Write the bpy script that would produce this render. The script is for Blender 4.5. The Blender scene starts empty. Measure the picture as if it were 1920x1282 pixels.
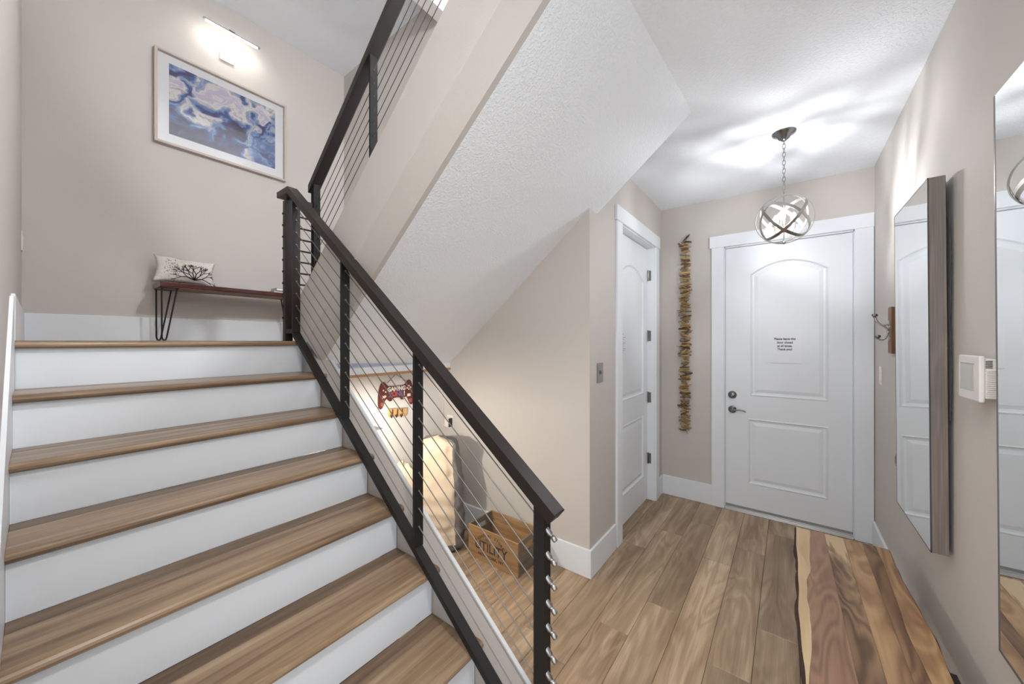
import bpy, bmesh, math, random
from mathutils import Vector, Matrix, noise

# ---------------------------------------------------------------- camera, world, light, exposure
SC = bpy.context.scene
COL = SC.collection
TH = math.atan(519 / 680)
H = 1.57
cam_d = bpy.data.cameras.new('camera')
cam_d.sensor_width = 36.0
cam_d.lens = 680 / 1920 * 36
cam_d.shift_y = -2 / 1920
cam_d.clip_start = 0.01
cam = bpy.data.objects.new('camera', cam_d)
COL.objects.link(cam)
cam.location = (0, 0, H)
cam.rotation_euler = (math.radians(90), 0, TH)
SC.camera = cam

SC.view_settings.view_transform = 'Standard'
SC.view_settings.look = 'None'
SC.view_settings.gamma = 1.0
SC.view_settings.use_curve_mapping = False
SC.view_settings.exposure = 0.10
SC.cycles.use_denoising = True
SC.cycles.max_bounces = 10
SC.cycles.diffuse_bounces = 6
SC.cycles.sample_clamp_indirect = 6.0

world = bpy.data.worlds.new('world')
SC.world = world
world.use_nodes = True
bg = world.node_tree.nodes['Background']
bg.inputs[0].default_value = (0.93, 0.965, 1.0, 1)
bg.inputs[1].default_value = 2.15

PENDANT_E = 530.0      # radiance of each candle bulb
PICTURE_E = 85.0       # radiance of the picture light's tube
FILL_DOWN_W = 24.0  # power of the unseen fill light added to the hall
UPPER_E = 610.0

# ---------------------------------------------------------------- material helpers
def new_mat(name):
    m = bpy.data.materials.new(name)
    m.use_nodes = True
    nt = m.node_tree
    return m, nt, nt.nodes['Principled BSDF']

def N(nt, kind, **kw):
    n = nt.nodes.new(kind)
    for k, v in kw.items():
        setattr(n, k, v)
    return n

def plain(name, col, rough=0.5, metal=0.0, spec=0.5, coat=0.0):
    m, nt, b = new_mat(name)
    b.inputs['Base Color'].default_value = (*col, 1)
    b.inputs['Roughness'].default_value = rough
    b.inputs['Metallic'].default_value = metal
    b.inputs['Specular IOR Level'].default_value = spec
    b.inputs['Coat Weight'].default_value = coat
    return m

def emit(name, col, strength):
    m, nt, b = new_mat(name)
    b.inputs['Base Color'].default_value = (*col, 1)
    b.inputs['Emission Color'].default_value = (*col, 1)
    b.inputs['Emission Strength'].default_value = strength
    return m

def paint(name, col, rough, scale, strength, dist=0.001, detail=3.0, knock=False):
    m, nt, b = new_mat(name)
    b.inputs['Base Color'].default_value = (*col, 1)
    b.inputs['Roughness'].default_value = rough
    b.inputs['Specular IOR Level'].default_value = 0.3
    g = N(nt, 'ShaderNodeNewGeometry')
    t = N(nt, 'ShaderNodeTexNoise')
    t.inputs['Scale'].default_value = scale
    t.inputs['Detail'].default_value = detail
    nt.links.new(g.outputs['Position'], t.inputs['Vector'])
    h = t.outputs['Fac']
    if knock:
        r = N(nt, 'ShaderNodeMapRange')
        r.inputs['From Min'].default_value = 0.47
        r.inputs['From Max'].default_value = 0.60
        nt.links.new(h, r.inputs['Value'])
        h = r.outputs['Result']
    bu = N(nt, 'ShaderNodeBump')
    bu.inputs['Strength'].default_value = strength
    bu.inputs['Distance'].default_value = dist
    nt.links.new(h, bu.inputs['Height'])
    nt.links.new(bu.outputs['Normal'], b.inputs['Normal'])
    return m

def ramp(nt, stops):
    r = N(nt, 'ShaderNodeValToRGB')
    els = r.color_ramp.elements
    while len(els) < len(stops):
        els.new(0.5)
    for e, (p, c) in zip(els, stops):
        e.position = p
        e.color = (*c, 1)
    return r

def wood(name, stops, rough=0.4, warp=1.6, rings=9.0, ustretch=1.0, fine=0.35, vary=0.25, coat=0.0, low=0.5, seed=0.0, spec=0.4, sap=None):
    """grain along UV v (metres), across u (metres)"""
    m, nt, b = new_mat(name)
    L = nt.links.new
    uv = N(nt, 'ShaderNodeUVMap')
    oi = N(nt, 'ShaderNodeObjectInfo')
    mul = N(nt, 'ShaderNodeVectorMath', operation='MULTIPLY_ADD')
    comb = N(nt, 'ShaderNodeCombineXYZ')
    for s, k in zip(('X', 'Y', 'Z'), (17.0, 43.0, 9.0)):
        mm = N(nt, 'ShaderNodeMath', operation='MULTIPLY')
        L(oi.outputs['Random'], mm.inputs[0]); mm.inputs[1].default_value = k
        L(mm.outputs[0], comb.inputs[s])
    mul.inputs[1].default_value = (1, 1, 1)
    L(uv.outputs['UV'], mul.inputs[0]); L(comb.outputs[0], mul.inputs[2])
    # slow figure
    m1 = N(nt, 'ShaderNodeMapping'); m1.inputs['Scale'].default_value = (9 * ustretch, 1.3, 1)
    m1.inputs['Location'].default_value = (seed, seed, 0)
    L(mul.outputs[0], m1.inputs['Vector'])
    n1 = N(nt, 'ShaderNodeTexNoise'); n1.inputs['Scale'].default_value = 1.0; n1.inputs['Detail'].default_value = 2.5
    n1.inputs['Distortion'].default_value = 0.6
    L(m1.outputs[0], n1.inputs['Vector'])
    # rings from the figure
    a = N(nt, 'ShaderNodeMath', operation='MULTIPLY'); L(n1.outputs['Fac'], a.inputs[0]); a.inputs[1].default_value = rings * 6.283
    s = N(nt, 'ShaderNodeMath', operation='SINE'); L(a.outputs[0], s.inputs[0])
    # fine pores
    m2 = N(nt, 'ShaderNodeMapping'); m2.inputs['Scale'].default_value = (160, 3.0, 1)
    L(mul.outputs[0], m2.inputs['Vector'])
    n2 = N(nt, 'ShaderNodeTexNoise'); n2.inputs['Scale'].default_value = 1.0; n2.inputs['Detail'].default_value = 4
    L(m2.outputs[0], n2.inputs['Vector'])
    # low streaks
    m3 = N(nt, 'ShaderNodeMapping'); m3.inputs['Scale'].default_value = (14 * ustretch, 0.9, 1)
    m3.inputs['Location'].default_value = (7.3 + seed, 2.1, 0)
    L(mul.outputs[0], m3.inputs['Vector'])
    n3 = N(nt, 'ShaderNodeTexNoise'); n3.inputs['Scale'].default_value = 1.0; n3.inputs['Detail'].default_value = 3
    L(m3.outputs[0], n3.inputs['Vector'])
    # t = 0.5 + low*(n3-.5)*2 + warp*.1*s + fine*(n2-.5)
    def madd(src, mulv, addsrc):
        q = N(nt, 'ShaderNodeMath', operation='MULTIPLY_ADD')
        L(src, q.inputs[0]); q.inputs[1].default_value = mulv
        if isinstance(addsrc, float): q.inputs[2].default_value = addsrc
        else: L(addsrc, q.inputs[2])
        return q.outputs[0]
    t = madd(n3.outputs['Fac'], low * 2, 0.5 - low - fine * 0.5)
    t = madd(s.outputs[0], warp * 0.1, t)
    t = madd(n2.outputs['Fac'], fine, t)
    if sap:
        sp = N(nt, 'ShaderNodeSeparateXYZ'); L(uv.outputs['UV'], sp.inputs[0])
        wv = madd(n1.outputs['Fac'], 0.5, -0.25)
        ad = N(nt, 'ShaderNodeMath', operation='ADD'); L(sp.outputs['Y'], ad.inputs[0]); L(wv, ad.inputs[1])
        mr = N(nt, 'ShaderNodeMapRange'); mr.inputs['From Min'].default_value = sap[0]; mr.inputs['From Max'].default_value = sap[1]
        mr.inputs['To Max'].default_value = sap[2]
        L(ad.outputs[0], mr.inputs['Value'])
        ad2 = N(nt, 'ShaderNodeMath', operation='ADD'); L(t, ad2.inputs[0]); L(mr.outputs[0], ad2.inputs[1]); t = ad2.outputs[0]
    r = ramp(nt, stops)
    L(t, r.inputs['Fac'])
    hs = N(nt, 'ShaderNodeHueSaturation')
    v = N(nt, 'ShaderNodeMapRange')
    v.inputs['To Min'].default_value = 1 - vary; v.inputs['To Max'].default_value = 1 + vary * 0.8
    L(oi.outputs['Random'], v.inputs['Value']); L(v.outputs[0], hs.inputs['Value'])
    L(r.outputs['Color'], hs.inputs['Color'])
    L(hs.outputs[0], b.inputs['Base Color'])
    b.inputs['Roughness'].default_value = rough
    b.inputs['Specular IOR Level'].default_value = spec
    b.inputs['Coat Weight'].default_value = coat
    bu = N(nt, 'ShaderNodeBump'); bu.inputs['Strength'].default_value = 0.15; bu.inputs['Distance'].default_value = 0.0006
    L(n2.outputs['Fac'], bu.inputs['Height']); L(bu.outputs[0], b.inputs['Normal'])
    return m

def fabric(name, col, scale=300, strength=0.5, rough=0.9, var=0.1):
    m, nt, b = new_mat(name)
    g = N(nt, 'ShaderNodeTexCoord')
    t = N(nt, 'ShaderNodeTexNoise'); t.inputs['Scale'].default_value = scale; t.inputs['Detail'].default_value = 2
    nt.links.new(g.outputs['Object'], t.inputs['Vector'])
    r = ramp(nt, [(0.3, tuple(c * (1 - var) for c in col)), (0.7, tuple(min(1, c * (1 + var)) for c in col))])
    nt.links.new(t.outputs['Fac'], r.inputs['Fac']); nt.links.new(r.outputs['Color'], b.inputs['Base Color'])
    b.inputs['Roughness'].default_value = rough
    b.inputs['Specular IOR Level'].default_value = 0.15
    bu = N(nt, 'ShaderNodeBump'); bu.inputs['Strength'].default_value = strength; bu.inputs['Distance'].default_value = 0.001
    nt.links.new(t.outputs['Fac'], bu.inputs['Height']); nt.links.new(bu.outputs[0], b.inputs['Normal'])
    return m

def clear_glass(name):
    m = bpy.data.materials.new(name); m.use_nodes = True
    nt = m.node_tree; nt.nodes.clear()
    o = N(nt, 'ShaderNodeOutputMaterial'); mx = N(nt, 'ShaderNodeMixShader'); tr = N(nt, 'ShaderNodeBsdfTransparent')
    gl = N(nt, 'ShaderNodeBsdfGlossy'); fr = N(nt, 'ShaderNodeFresnel'); fr.inputs[0].default_value = 1.5
    gl.inputs['Roughness'].default_value = 0.02
    tr.inputs[0].default_value = (0.97, 0.98, 0.98, 1)
    nt.links.new(fr.outputs[0], mx.inputs[0]); nt.links.new(tr.outputs[0], mx.inputs[1]); nt.links.new(gl.outputs[0], mx.inputs[2])
    nt.links.new(mx.outputs[0], o.inputs[0])
    return m

M = {}
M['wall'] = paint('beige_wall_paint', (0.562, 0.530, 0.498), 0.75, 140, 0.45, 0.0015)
M['ceil'] = paint('white_textured_ceiling', (0.85, 0.885, 0.93), 0.85, 95, 0.6, 0.0025, 2.0, True)
M['trim'] = paint('white_trim_paint', (0.775, 0.808, 0.845), 0.38, 30, 0.03)
M['riser'] = paint('white_riser_paint', (0.725, 0.765, 0.81), 0.42, 14, 0.06)
M['nookwhite'] = paint('white_wall_paint', (0.72, 0.70, 0.68), 0.7, 150, 0.2)
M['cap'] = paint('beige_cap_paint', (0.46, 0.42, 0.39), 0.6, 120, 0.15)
M['tan'] = plain('tan_strip', (0.42, 0.24, 0.11), 0.6)
M['black'] = plain('black_powder_coat', (0.012, 0.011, 0.0105), 0.5, 0.0, 0.35)
M['brownblack'] = plain('bronze_black_coat', (0.016, 0.011, 0.009), 0.42, 0.0, 0.4)
M['matteblack'] = plain('matte_black_coat', (0.018, 0.017, 0.017), 0.75, 0.0, 0.12)
M['steel'] = plain('stainless_steel', (0.36, 0.355, 0.35), 0.36, 1.0)
M['cable'] = plain('steel_cable', (0.24, 0.23, 0.22), 0.42, 0.9)
M['nickel'] = plain('brushed_nickel', (0.40, 0.385, 0.37), 0.28, 1.0)
M['darknickel'] = plain('dark_satin_nickel', (0.22, 0.215, 0.21), 0.25, 1.0)
M['mirror'] = plain('silvered_mirror', (0.90, 0.92, 0.92), 0.0, 1.0)
M['edge'] = plain('mirror_dark_edge', (0.05, 0.05, 0.05), 0.4)
M['paper'] = plain('white_paper', (0.79, 0.815, 0.85), 0.5)
M['ink'] = plain('black_ink', (0.03, 0.03, 0.03), 0.7)
M['greyink'] = plain('grey_ink', (0.42, 0.42, 0.43), 0.7)
M['plastic'] = plain('white_plastic', (0.74, 0.72, 0.70), 0.4)
M['screen'] = plain('grey_lcd_screen', (0.50, 0.50, 0.47), 0.2)
M['darkslot'] = plain('dark_slot', (0.03, 0.03, 0.03), 0.8)
M['alu'] = plain('aluminium_threshold', (0.55, 0.55, 0.54), 0.35, 0.8)
M['bulb'] = emit('lit_bulb', (0.98, 0.98, 1.0), PENDANT_E)
M['tube'] = emit('lit_led_tube', (1.0, 0.95, 0.89), PICTURE_E)
M['glass'] = clear_glass('clear_glass')
FL = [(0.0, (0.14, 0.088, 0.050)), (0.30, (0.275, 0.187, 0.115)), (0.60, (0.41, 0.297, 0.193)), (1.0, (0.66, 0.52, 0.37))]
M['floor'] = wood('oak_look_plank', FL, 0.34, 0.9, 6.0, 0.9, 0.34, 0.2, low=0.62)
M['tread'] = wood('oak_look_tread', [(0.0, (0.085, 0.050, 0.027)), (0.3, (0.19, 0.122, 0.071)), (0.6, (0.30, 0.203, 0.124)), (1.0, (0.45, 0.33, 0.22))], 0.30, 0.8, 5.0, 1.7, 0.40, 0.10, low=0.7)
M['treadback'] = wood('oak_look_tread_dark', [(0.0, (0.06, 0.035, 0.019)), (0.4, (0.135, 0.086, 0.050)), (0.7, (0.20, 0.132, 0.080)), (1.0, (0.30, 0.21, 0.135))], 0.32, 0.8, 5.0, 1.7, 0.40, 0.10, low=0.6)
WAL = [(0.0, (0.055, 0.028, 0.014)), (0.3, (0.15, 0.085, 0.043)), (0.6, (0.26, 0.16, 0.088)), (0.85, (0.36, 0.235, 0.135)), (1.0, (0.58, 0.43, 0.26))]
M['tabledark'] = wood('walnut_heartwood', WAL, 0.35, 1.9, 11.0, 0.8, 0.25, 0.10, low=0.5, sap=(2.40, 2.62, 0.75))
M['tablemid'] = wood('honey_heartwood', [(0.0, (0.08, 0.04, 0.018)), (0.4, (0.25, 0.14, 0.066)), (0.7, (0.37, 0.225, 0.112)), (1.0, (0.52, 0.35, 0.19))], 0.35, 1.8, 9.0, 0.8, 0.25, 0.08, low=0.5)
M['tablebrown'] = wood('walnut_brown', [(0.0, (0.06, 0.028, 0.013)), (0.4, (0.17, 0.088, 0.042)), (0.7, (0.27, 0.155, 0.08)), (1.0, (0.38, 0.24, 0.13))], 0.35, 1.7, 9.0, 0.8, 0.25, 0.08, low=0.5)
M['tablered'] = wood('reddish_heartwood', [(0.0, (0.08, 0.04, 0.022)), (0.4, (0.225, 0.125, 0.075)), (0.7, (0.31, 0.185, 0.115)), (1.0, (0.40, 0.26, 0.165))], 0.35, 1.4, 9.0, 0.9, 0.25, 0.06, low=0.45)
M['tablelight'] = wood('pale_sapwood', [(0.0, (0.27, 0.16, 0.075)), (0.35, (0.50, 0.35, 0.19)), (0.7, (0.62, 0.46, 0.28)), (1.0, (0.70, 0.55, 0.36))], 0.35, 1.0, 5.0, 0.9, 0.25, 0.08, low=0.35)
M['bark'] = plain('dark_bark', (0.035, 0.018, 0.009), 0.8)
M['bench'] = wood('red_mahogany', [(0.0, (0.025, 0.004, 0.003)), (0.5, (0.075, 0.012, 0.008)), (1.0, (0.14, 0.028, 0.016))], 0.25, 1.0, 6, 1, 0.3, 0.05)
M['benchunder'] = plain('bench_underside', (0.28, 0.2, 0.15), 0.5)
M['crate'] = wood('pine_crate_board', [(0.0, (0.14, 0.075, 0.03)), (0.4, (0.30, 0.175, 0.08)), (0.7, (0.40, 0.25, 0.125)), (1.0, (0.50, 0.33, 0.18))], 0.6, 1.0, 6, 1.5, 0.3, 0.08, low=0.4)
M['crateend'] = wood('weathered_crate_end', [(0.0, (0.08, 0.06, 0.042)), (0.5, (0.17, 0.135, 0.10)), (1.0, (0.26, 0.21, 0.16))], 0.7, 1.0, 6, 1.5, 0.3, 0.08, low=0.4)
M['hookwood'] = wood('light_pine', [(0.0, (0.45, 0.22, 0.06)), (0.5, (0.62, 0.36, 0.13)), (1.0, (0.72, 0.46, 0.2))], 0.5, 1.0, 6, 2, 0.3, 0.05)
M['rackwood'] = wood('rustic_brown_wood', [(0.0, (0.07, 0.028, 0.012)), (0.5, (0.17, 0.075, 0.03)), (1.0, (0.28, 0.14, 0.06))], 0.5, 1.0, 6, 2, 0.3, 0.05)
M['greige'] = wood('grey_brown_linen_wood', [(0.0, (0.10, 0.083, 0.072)), (0.5, (0.19, 0.162, 0.142)), (1.0, (0.32, 0.28, 0.25))], 0.6, 0.6, 5, 1.2, 0.9, 0.05, low=0.25)
M['paleframe'] = wood('pale_whitewashed_wood', [(0.0, (0.36, 0.30, 0.27)), (0.5, (0.50, 0.43, 0.39)), (1.0, (0.60, 0.53, 0.48))], 0.5, 0.6, 5, 1.2, 0.5, 0.05, low=0.3)
M['drift'] = wood('driftwood', [(0.0, (0.06, 0.033, 0.012)), (0.35, (0.22, 0.135, 0.050)), (0.7, (0.42, 0.285, 0.125)), (1.0, (0.60, 0.45, 0.24))], 0.7, 1.0, 5, 1, 0.6, 0.7)
M['cream'] = fabric('cream_canvas', (0.68, 0.56, 0.42), 250, 0.3)
M['greyfab'] = fabric('grey_taupe_fabric', (0.20, 0.187, 0.178), 250, 0.3)
M['pillow'] = fabric('ivory_boucle', (0.72, 0.69, 0.64), 120, 0.9)
M['blackthread'] = plain('black_embroidery', (0.02, 0.02, 0.02), 0.8)
M['sequin'] = plain('silver_sequins', (0.62, 0.58, 0.55), 0.25, 0.8)
M['signred'] = plain('dark_red_print', (0.115, 0.024, 0.016), 0.45)
M['signwhite'] = plain('white_print', (0.78, 0.74, 0.70), 0.5)
M['signpurple'] = plain('violet_print', (0.16, 0.10, 0.26), 0.5)
M['signorange'] = plain('orange_print', (0.52, 0.08, 0.03), 0.5)
M['signpink'] = plain('rose_print', (0.36, 0.10, 0.08), 0.5)
M['twine'] = plain('jute_twine', (0.15, 0.09, 0.05), 0.9)
M['mat'] = plain('white_picture_mat', (0.80, 0.76, 0.77), 0.6)
M['bookwhite'] = plain('off_white_cover', (0.50, 0.48, 0.44), 0.5)
M['bookdark'] = plain('dark_grey_cover', (0.10, 0.095, 0.09), 0.5)

def painting():
    m, nt, b = new_mat('abstract_wave_print')
    L = nt.links.new
    uv = N(nt, 'ShaderNodeUVMap')
    mp = N(nt, 'ShaderNodeMapping'); mp.inputs['Scale'].default_value = (1.0, 1.15, 1); mp.inputs['Rotation'].default_value = (0, 0, -0.5)
    L(uv.outputs[0], mp.inputs[0])
    n0 = N(nt, 'ShaderNodeTexNoise'); n0.inputs['Scale'].default_value = 2.6; n0.inputs['Detail'].default_value = 3
    L(mp.outputs[0], n0.inputs['Vector'])
    ad = N(nt, 'ShaderNodeVectorMath', operation='MULTIPLY_ADD'); ad.inputs[1].default_value = (0.95, 0.95, 0)
    L(n0.outputs['Color'], ad.inputs[0]); L(mp.outputs[0], ad.inputs[2])
    n1 = N(nt, 'ShaderNodeTexNoise'); n1.inputs['Scale'].default_value = 2.3; n1.inputs['Detail'].default_value = 6; n1.inputs['Distortion'].default_value = 0.9
    L(ad.outputs[0], n1.inputs['Vector'])
    sep = N(nt, 'ShaderNodeSeparateXYZ'); L(uv.outputs[0], sep.inputs[0])
    g = N(nt, 'ShaderNodeMath', operation='MULTIPLY_ADD'); L(sep.outputs['Y'], g.inputs[0]); g.inputs[1].default_value = 0.20; g.inputs[2].default_value = -0.115
    s = N(nt, 'ShaderNodeMath', operation='ADD'); L(n1.outputs['Fac'], s.inputs[0]); L(g.outputs[0], s.inputs[1])
    r = ramp(nt, [(0.30, (0.03, 0.022, 0.06)), (0.40, (0.075, 0.05, 0.14)), (0.445, (0.05, 0.10, 0.27)), (0.49, (0.20, 0.29, 0.50)), (0.535, (0.46, 0.40, 0.42)), (0.57, (0.72, 0.67, 0.63)), (0.64, (0.50, 0.43, 0.55)), (0.72, (0.74, 0.70, 0.72))])
    L(s.outputs[0], r.inputs['Fac']); L(r.outputs[0], b.inputs['Base Color'])
    b.inputs['Roughness'].default_value = 0.5
    return m
M['art'] = painting()

# ---------------------------------------------------------------- mesh helpers
class MB:
    """collects shapes (world coordinates) for ONE mesh object"""
    def __init__(s):
        s.v = []; s.f = []; s.uv = []; s.mi = []; s.sm = []
    def add(s, verts, faces, uvs=None, mi=0, smooth=False):
        o = len(s.v); s.v += [tuple(p) for p in verts]
        for i, f in enumerate(faces):
            s.f.append([o + a for a in f]); s.mi.append(mi); s.sm.append(smooth)
            s.uv.append(uvs[i] if uvs else None)
        return s
    def box(s, x0, x1, y0, y1, z0, z1, along=None, mi=0):
        v = [(x0, y0, z0), (x1, y0, z0), (x1, y1, z0), (x0, y1, z0), (x0, y0, z1), (x1, y0, z1), (x1, y1, z1), (x0, y1, z1)]
        f = [(0, 3, 2, 1), (4, 5, 6, 7), (0, 1, 5, 4), (1, 2, 6, 5), (2, 3, 7, 6), (3, 0, 4, 7)]
        if along is None:
            d = (x1 - x0, y1 - y0, z1 - z0); along = 'xyz'[d.index(max(d))]
        ax = 'xyz'.index(along)
        uvs = []
        for q in f:
            pts = [v[i] for i in q]
            oth = [k for k in range(3) if k != ax and max(p[k] for p in pts) - min(p[k] for p in pts) > 1e-9]
            if max(p[ax] for p in pts) - min(p[ax] for p in pts) < 1e-9:
                a, c = oth[0], oth[1] if len(oth) > 1 else ax
                uvs.append([(p[a], p[c] * 0.1) for p in pts])
            else:
                uvs.append([(p[oth[0]] + 0.37 * oth[0], p[ax]) for p in pts])
        return s.add(v, f, uvs, mi)
    def prism(s, poly, axis, a0, a1, mi=0, uvlong='axis', smooth=False, caps=True):
        """poly: 2-D points (the two other axes in order), extruded along axis"""
        n = len(poly)
        def P(p, a):
            if axis == 'x': return (a, p[0], p[1])
            if axis == 'y': return (p[0], a, p[1])
            return (p[0], p[1], a)
        v = [P(p, a0) for p in poly] + [P(p, a1) for p in poly]
        per = [0.0]
        for i in range(n):
            q = poly[(i + 1) % n]; per.append(per[-1] + math.hypot(q[0] - poly[i][0], q[1] - poly[i][1]))
        f = []; uvs = []
        for i in range(n):
            j = (i + 1) % n
            f.append((i, j, n + j, n + i))
            if uvlong == 'axis':
                uvs.append([(per[i], a0), (per[i + 1], a0), (per[i + 1], a1), (per[i], a1)])
            else:
                uvs.append([(a0, per[i]), (a0, per[i + 1]), (a1, per[i + 1]), (a1, per[i])])
        s.add(v, f, uvs, mi, smooth)
        if caps:
            k = 1.0
            s.add(v, [tuple(range(n - 1, -1, -1)), tuple(range(n, 2 * n))],
                  [[(poly[i][0], poly[i][1]) for i in range(n - 1, -1, -1)], [(p[0], p[1]) for p in poly]], mi)
        return s
    def tube(s, pts, r, n=8, mi=0, caps=True, smooth=True):
        pts = [Vector(p) for p in pts]
        rs = r if isinstance(r, (list, tuple)) else [r] * len(pts)
        T = []
        for i in range(len(pts)):
            a = pts[max(0, i - 1)]; b = pts[min(len(pts) - 1, i + 1)]
            T.append((b - a).normalized())
        ref = Vector((0, 0, 1)) if abs(T[0].z) < 0.9 else Vector((1, 0, 0))
        U = T[0].cross(ref).normalized()
        v = []; f = []; uvs = []; L = 0.0; Ls = []
        for i, p in enumerate(pts):
            if i: L += (p - pts[i - 1]).length
            Ls.append(L)
            U = (U - T[i] * U.dot(T[i])).normalized(); W = T[i].cross(U)
            for k in range(n):
                a = 2 * math.pi * k / n
                v.append(p + (U * math.cos(a) + W * math.sin(a)) * rs[i])
        for i in range(len(pts) - 1):
            for k in range(n):
                j = (k + 1) % n
                f.append((i * n + k, i * n + j, (i + 1) * n + j, (i + 1) * n + k))
                uvs.append([(k / n * 6 * rs[i], Ls[i]), ((k + 1) / n * 6 * rs[i], Ls[i]), ((k + 1) / n * 6 * rs[i], Ls[i + 1]), (k / n * 6 * rs[i], Ls[i + 1])])
        s.add(v, f, uvs, mi, smooth)
        if caps:
            s.add(v, [tuple(range(n - 1, -1, -1)), tuple(range((len(pts) - 1) * n, len(pts) * n))], None, mi)
        return s
    def cyl(s, p0, p1, r, n=12, r1=None, mi=0):
        return s.tube([p0, p1], [r, r if r1 is None else r1], n, mi)
    def obox(s, c, ux, uy, uz, dx, dy, dz, mi=0):
        """oriented box: centre, unit axes, full sizes; uv along the longest"""
        c = Vector(c); A = [Vector(ux) * dx / 2, Vector(uy) * dy / 2, Vector(uz) * dz / 2]
        t = MB(); t.box(-dx / 2, dx / 2, -dy / 2, dy / 2, -dz / 2, dz / 2)
        U = (Vector(ux), Vector(uy), Vector(uz))
        v = [c + U[0] * p[0] + U[1] * p[1] + U[2] * p[2] for p in t.v]
        return s.add(v, t.f, t.uv, mi)
    def lathe(s, prof, c, axis='z', n=24, mi=0, smooth=True):
        """prof: (radius, along); c: origin; axis: a unit vector or letter"""
        ax = {'x': Vector((1, 0, 0)), 'y': Vector((0, 1, 0)), 'z': Vector((0, 0, 1))}.get(axis, None) if isinstance(axis, str) else Vector(axis).normalized()
        ref = Vector((0, 0, 1)) if abs(ax.z) < 0.9 else Vector((1, 0, 0))
        U = ax.cross(ref).normalized(); W = ax.cross(U); c = Vector(c)
        v = []; f = []
        for r, h in prof:
            for k in range(n):
                a = 2 * math.pi * k / n
                v.append(c + ax * h + (U * math.cos(a) + W * math.sin(a)) * max(r, 1e-5))
        for i in range(len(prof) - 1):
            for k in range(n):
                j = (k + 1) % n
                f.append((i * n + k, i * n + j, (i + 1) * n + j, (i + 1) * n + k))
        return s.add(v, f, None, mi, smooth)
    def ring(s, c, nrm, R, w, t, n=48, mi=0):
        """flat metal band following a great circle"""
        nrm = Vector(nrm).normalized(); c = Vector(c)
        ref = Vector((0, 0, 1)) if abs(nrm.z) < 0.9 else Vector((1, 0, 0))
        U = nrm.cross(ref).normalized(); W = nrm.cross(U)
        v = []; f = []
        for k in range(n):
            a = 2 * math.pi * k / n; d = U * math.cos(a) + W * math.sin(a)
            for rr, ww in ((R, -w / 2), (R, w / 2), (R - t, w / 2), (R - t, -w / 2)):
                v.append(c + d * rr + nrm * ww)
        for k in range(n):
            j = (k + 1) % n
            for q in range(4):
                p = (q + 1) % 4
                f.append((k * 4 + q, j * 4 + q, j * 4 + p, k * 4 + p))
        return s.add(v, f, None, mi, False)

def origin_of(o):
    p = Vector((0, 0, 0))
    while o is not None:
        p += o.location; o = o.parent
    return p

def obj(name, mb, mats, parent=None, bevel=0.0, loc=None, seg=1, merge=False):
    me = bpy.data.meshes.new(name)
    off = origin_of(parent) if parent else Vector((0, 0, 0))
    loc = Vector(loc) - off if loc is not None else Vector((0, 0, 0))
    tot = off + loc
    me.from_pydata([Vector(p) - tot for p in mb.v], [], mb.f)
    if any(u for u in mb.uv):
        uvl = me.uv_layers.new(name='UVMap')
        i = 0
        for fi, p in enumerate(me.polygons):
            u = mb.uv[fi]
            for k in range(p.loop_total):
                uvl.data[p.loop_start + k].uv = u[k] if u else (0, 0)
    if not isinstance(mats, (list, tuple)): mats = [mats]
    for m in mats: me.materials.append(m)
    for p, mi, sm in zip(me.polygons, mb.mi, mb.sm):
        p.material_index = mi; p.use_smooth = sm
    if merge or True:
        bm = bmesh.new(); bm.from_mesh(me)
        if merge: bmesh.ops.remove_doubles(bm, verts=bm.verts, dist=1e-5)
        bmesh.ops.recalc_face_normals(bm, faces=bm.faces)
        bm.to_mesh(me); bm.free()
    o = bpy.data.objects.new(name, me)
    COL.objects.link(o)
    o.parent = parent
    o.location = loc
    if bevel > 0:
        b = o.modifiers.new('bevel', 'BEVEL'); b.width = bevel; b.segments = seg; b.limit_method = 'ANGLE'; b.angle_limit = math.radians(40)
    return o

def thing(name, label, cat, loc=(0, 0, 0), group=None):
    o = bpy.data.objects.new(name, None); COL.objects.link(o)
    o.empty_display_size = 0.1
    o.location = loc; o['label'] = label; o['category'] = cat
    if group: o['group'] = group
    return o

def tag(o, label, cat, group=None):
    o['label'] = label; o['category'] = cat
    if group: o['group'] = group
    return o

def struct(name, mb, mat, label=None, bevel=0.0, parent=None):
    o = obj(name, mb, mat, parent, bevel)
    o['kind'] = 'structure'
    if label: o['label'] = label
    return o

def text_mb(s, size, mat4, extrude=0.0004, align='CENTER', xs=1.0, bold=0.0):
    cu = bpy.data.curves.new('txt', 'FONT')
    cu.body = s; cu.size = size; cu.align_x = align; cu.align_y = 'CENTER'; cu.extrude = extrude; cu.offset = bold; cu.resolution_u = 3
    o = bpy.data.objects.new('txt', cu); COL.objects.link(o)
    dg = bpy.context.evaluated_depsgraph_get()
    me = bpy.data.meshes.new_from_object(o.evaluated_get(dg))
    mb = MB(); S = Matrix.Diagonal((xs, 1, 1, 1))
    mb.add([(mat4 @ S @ v.co) for v in me.vertices], [tuple(p.vertices) for p in me.polygons])
    bpy.data.objects.remove(o); bpy.data.curves.remove(cu); bpy.data.meshes.remove(me)
    return mb

def plane_mat(c, ux, uy):
    ux = Vector(ux).normalized(); uy = Vector(uy).normalized(); uz = ux.cross(uy)
    m = Matrix((ux, uy, uz)).transposed().to_4x4(); m.translation = Vector(c)
    return m

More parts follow.
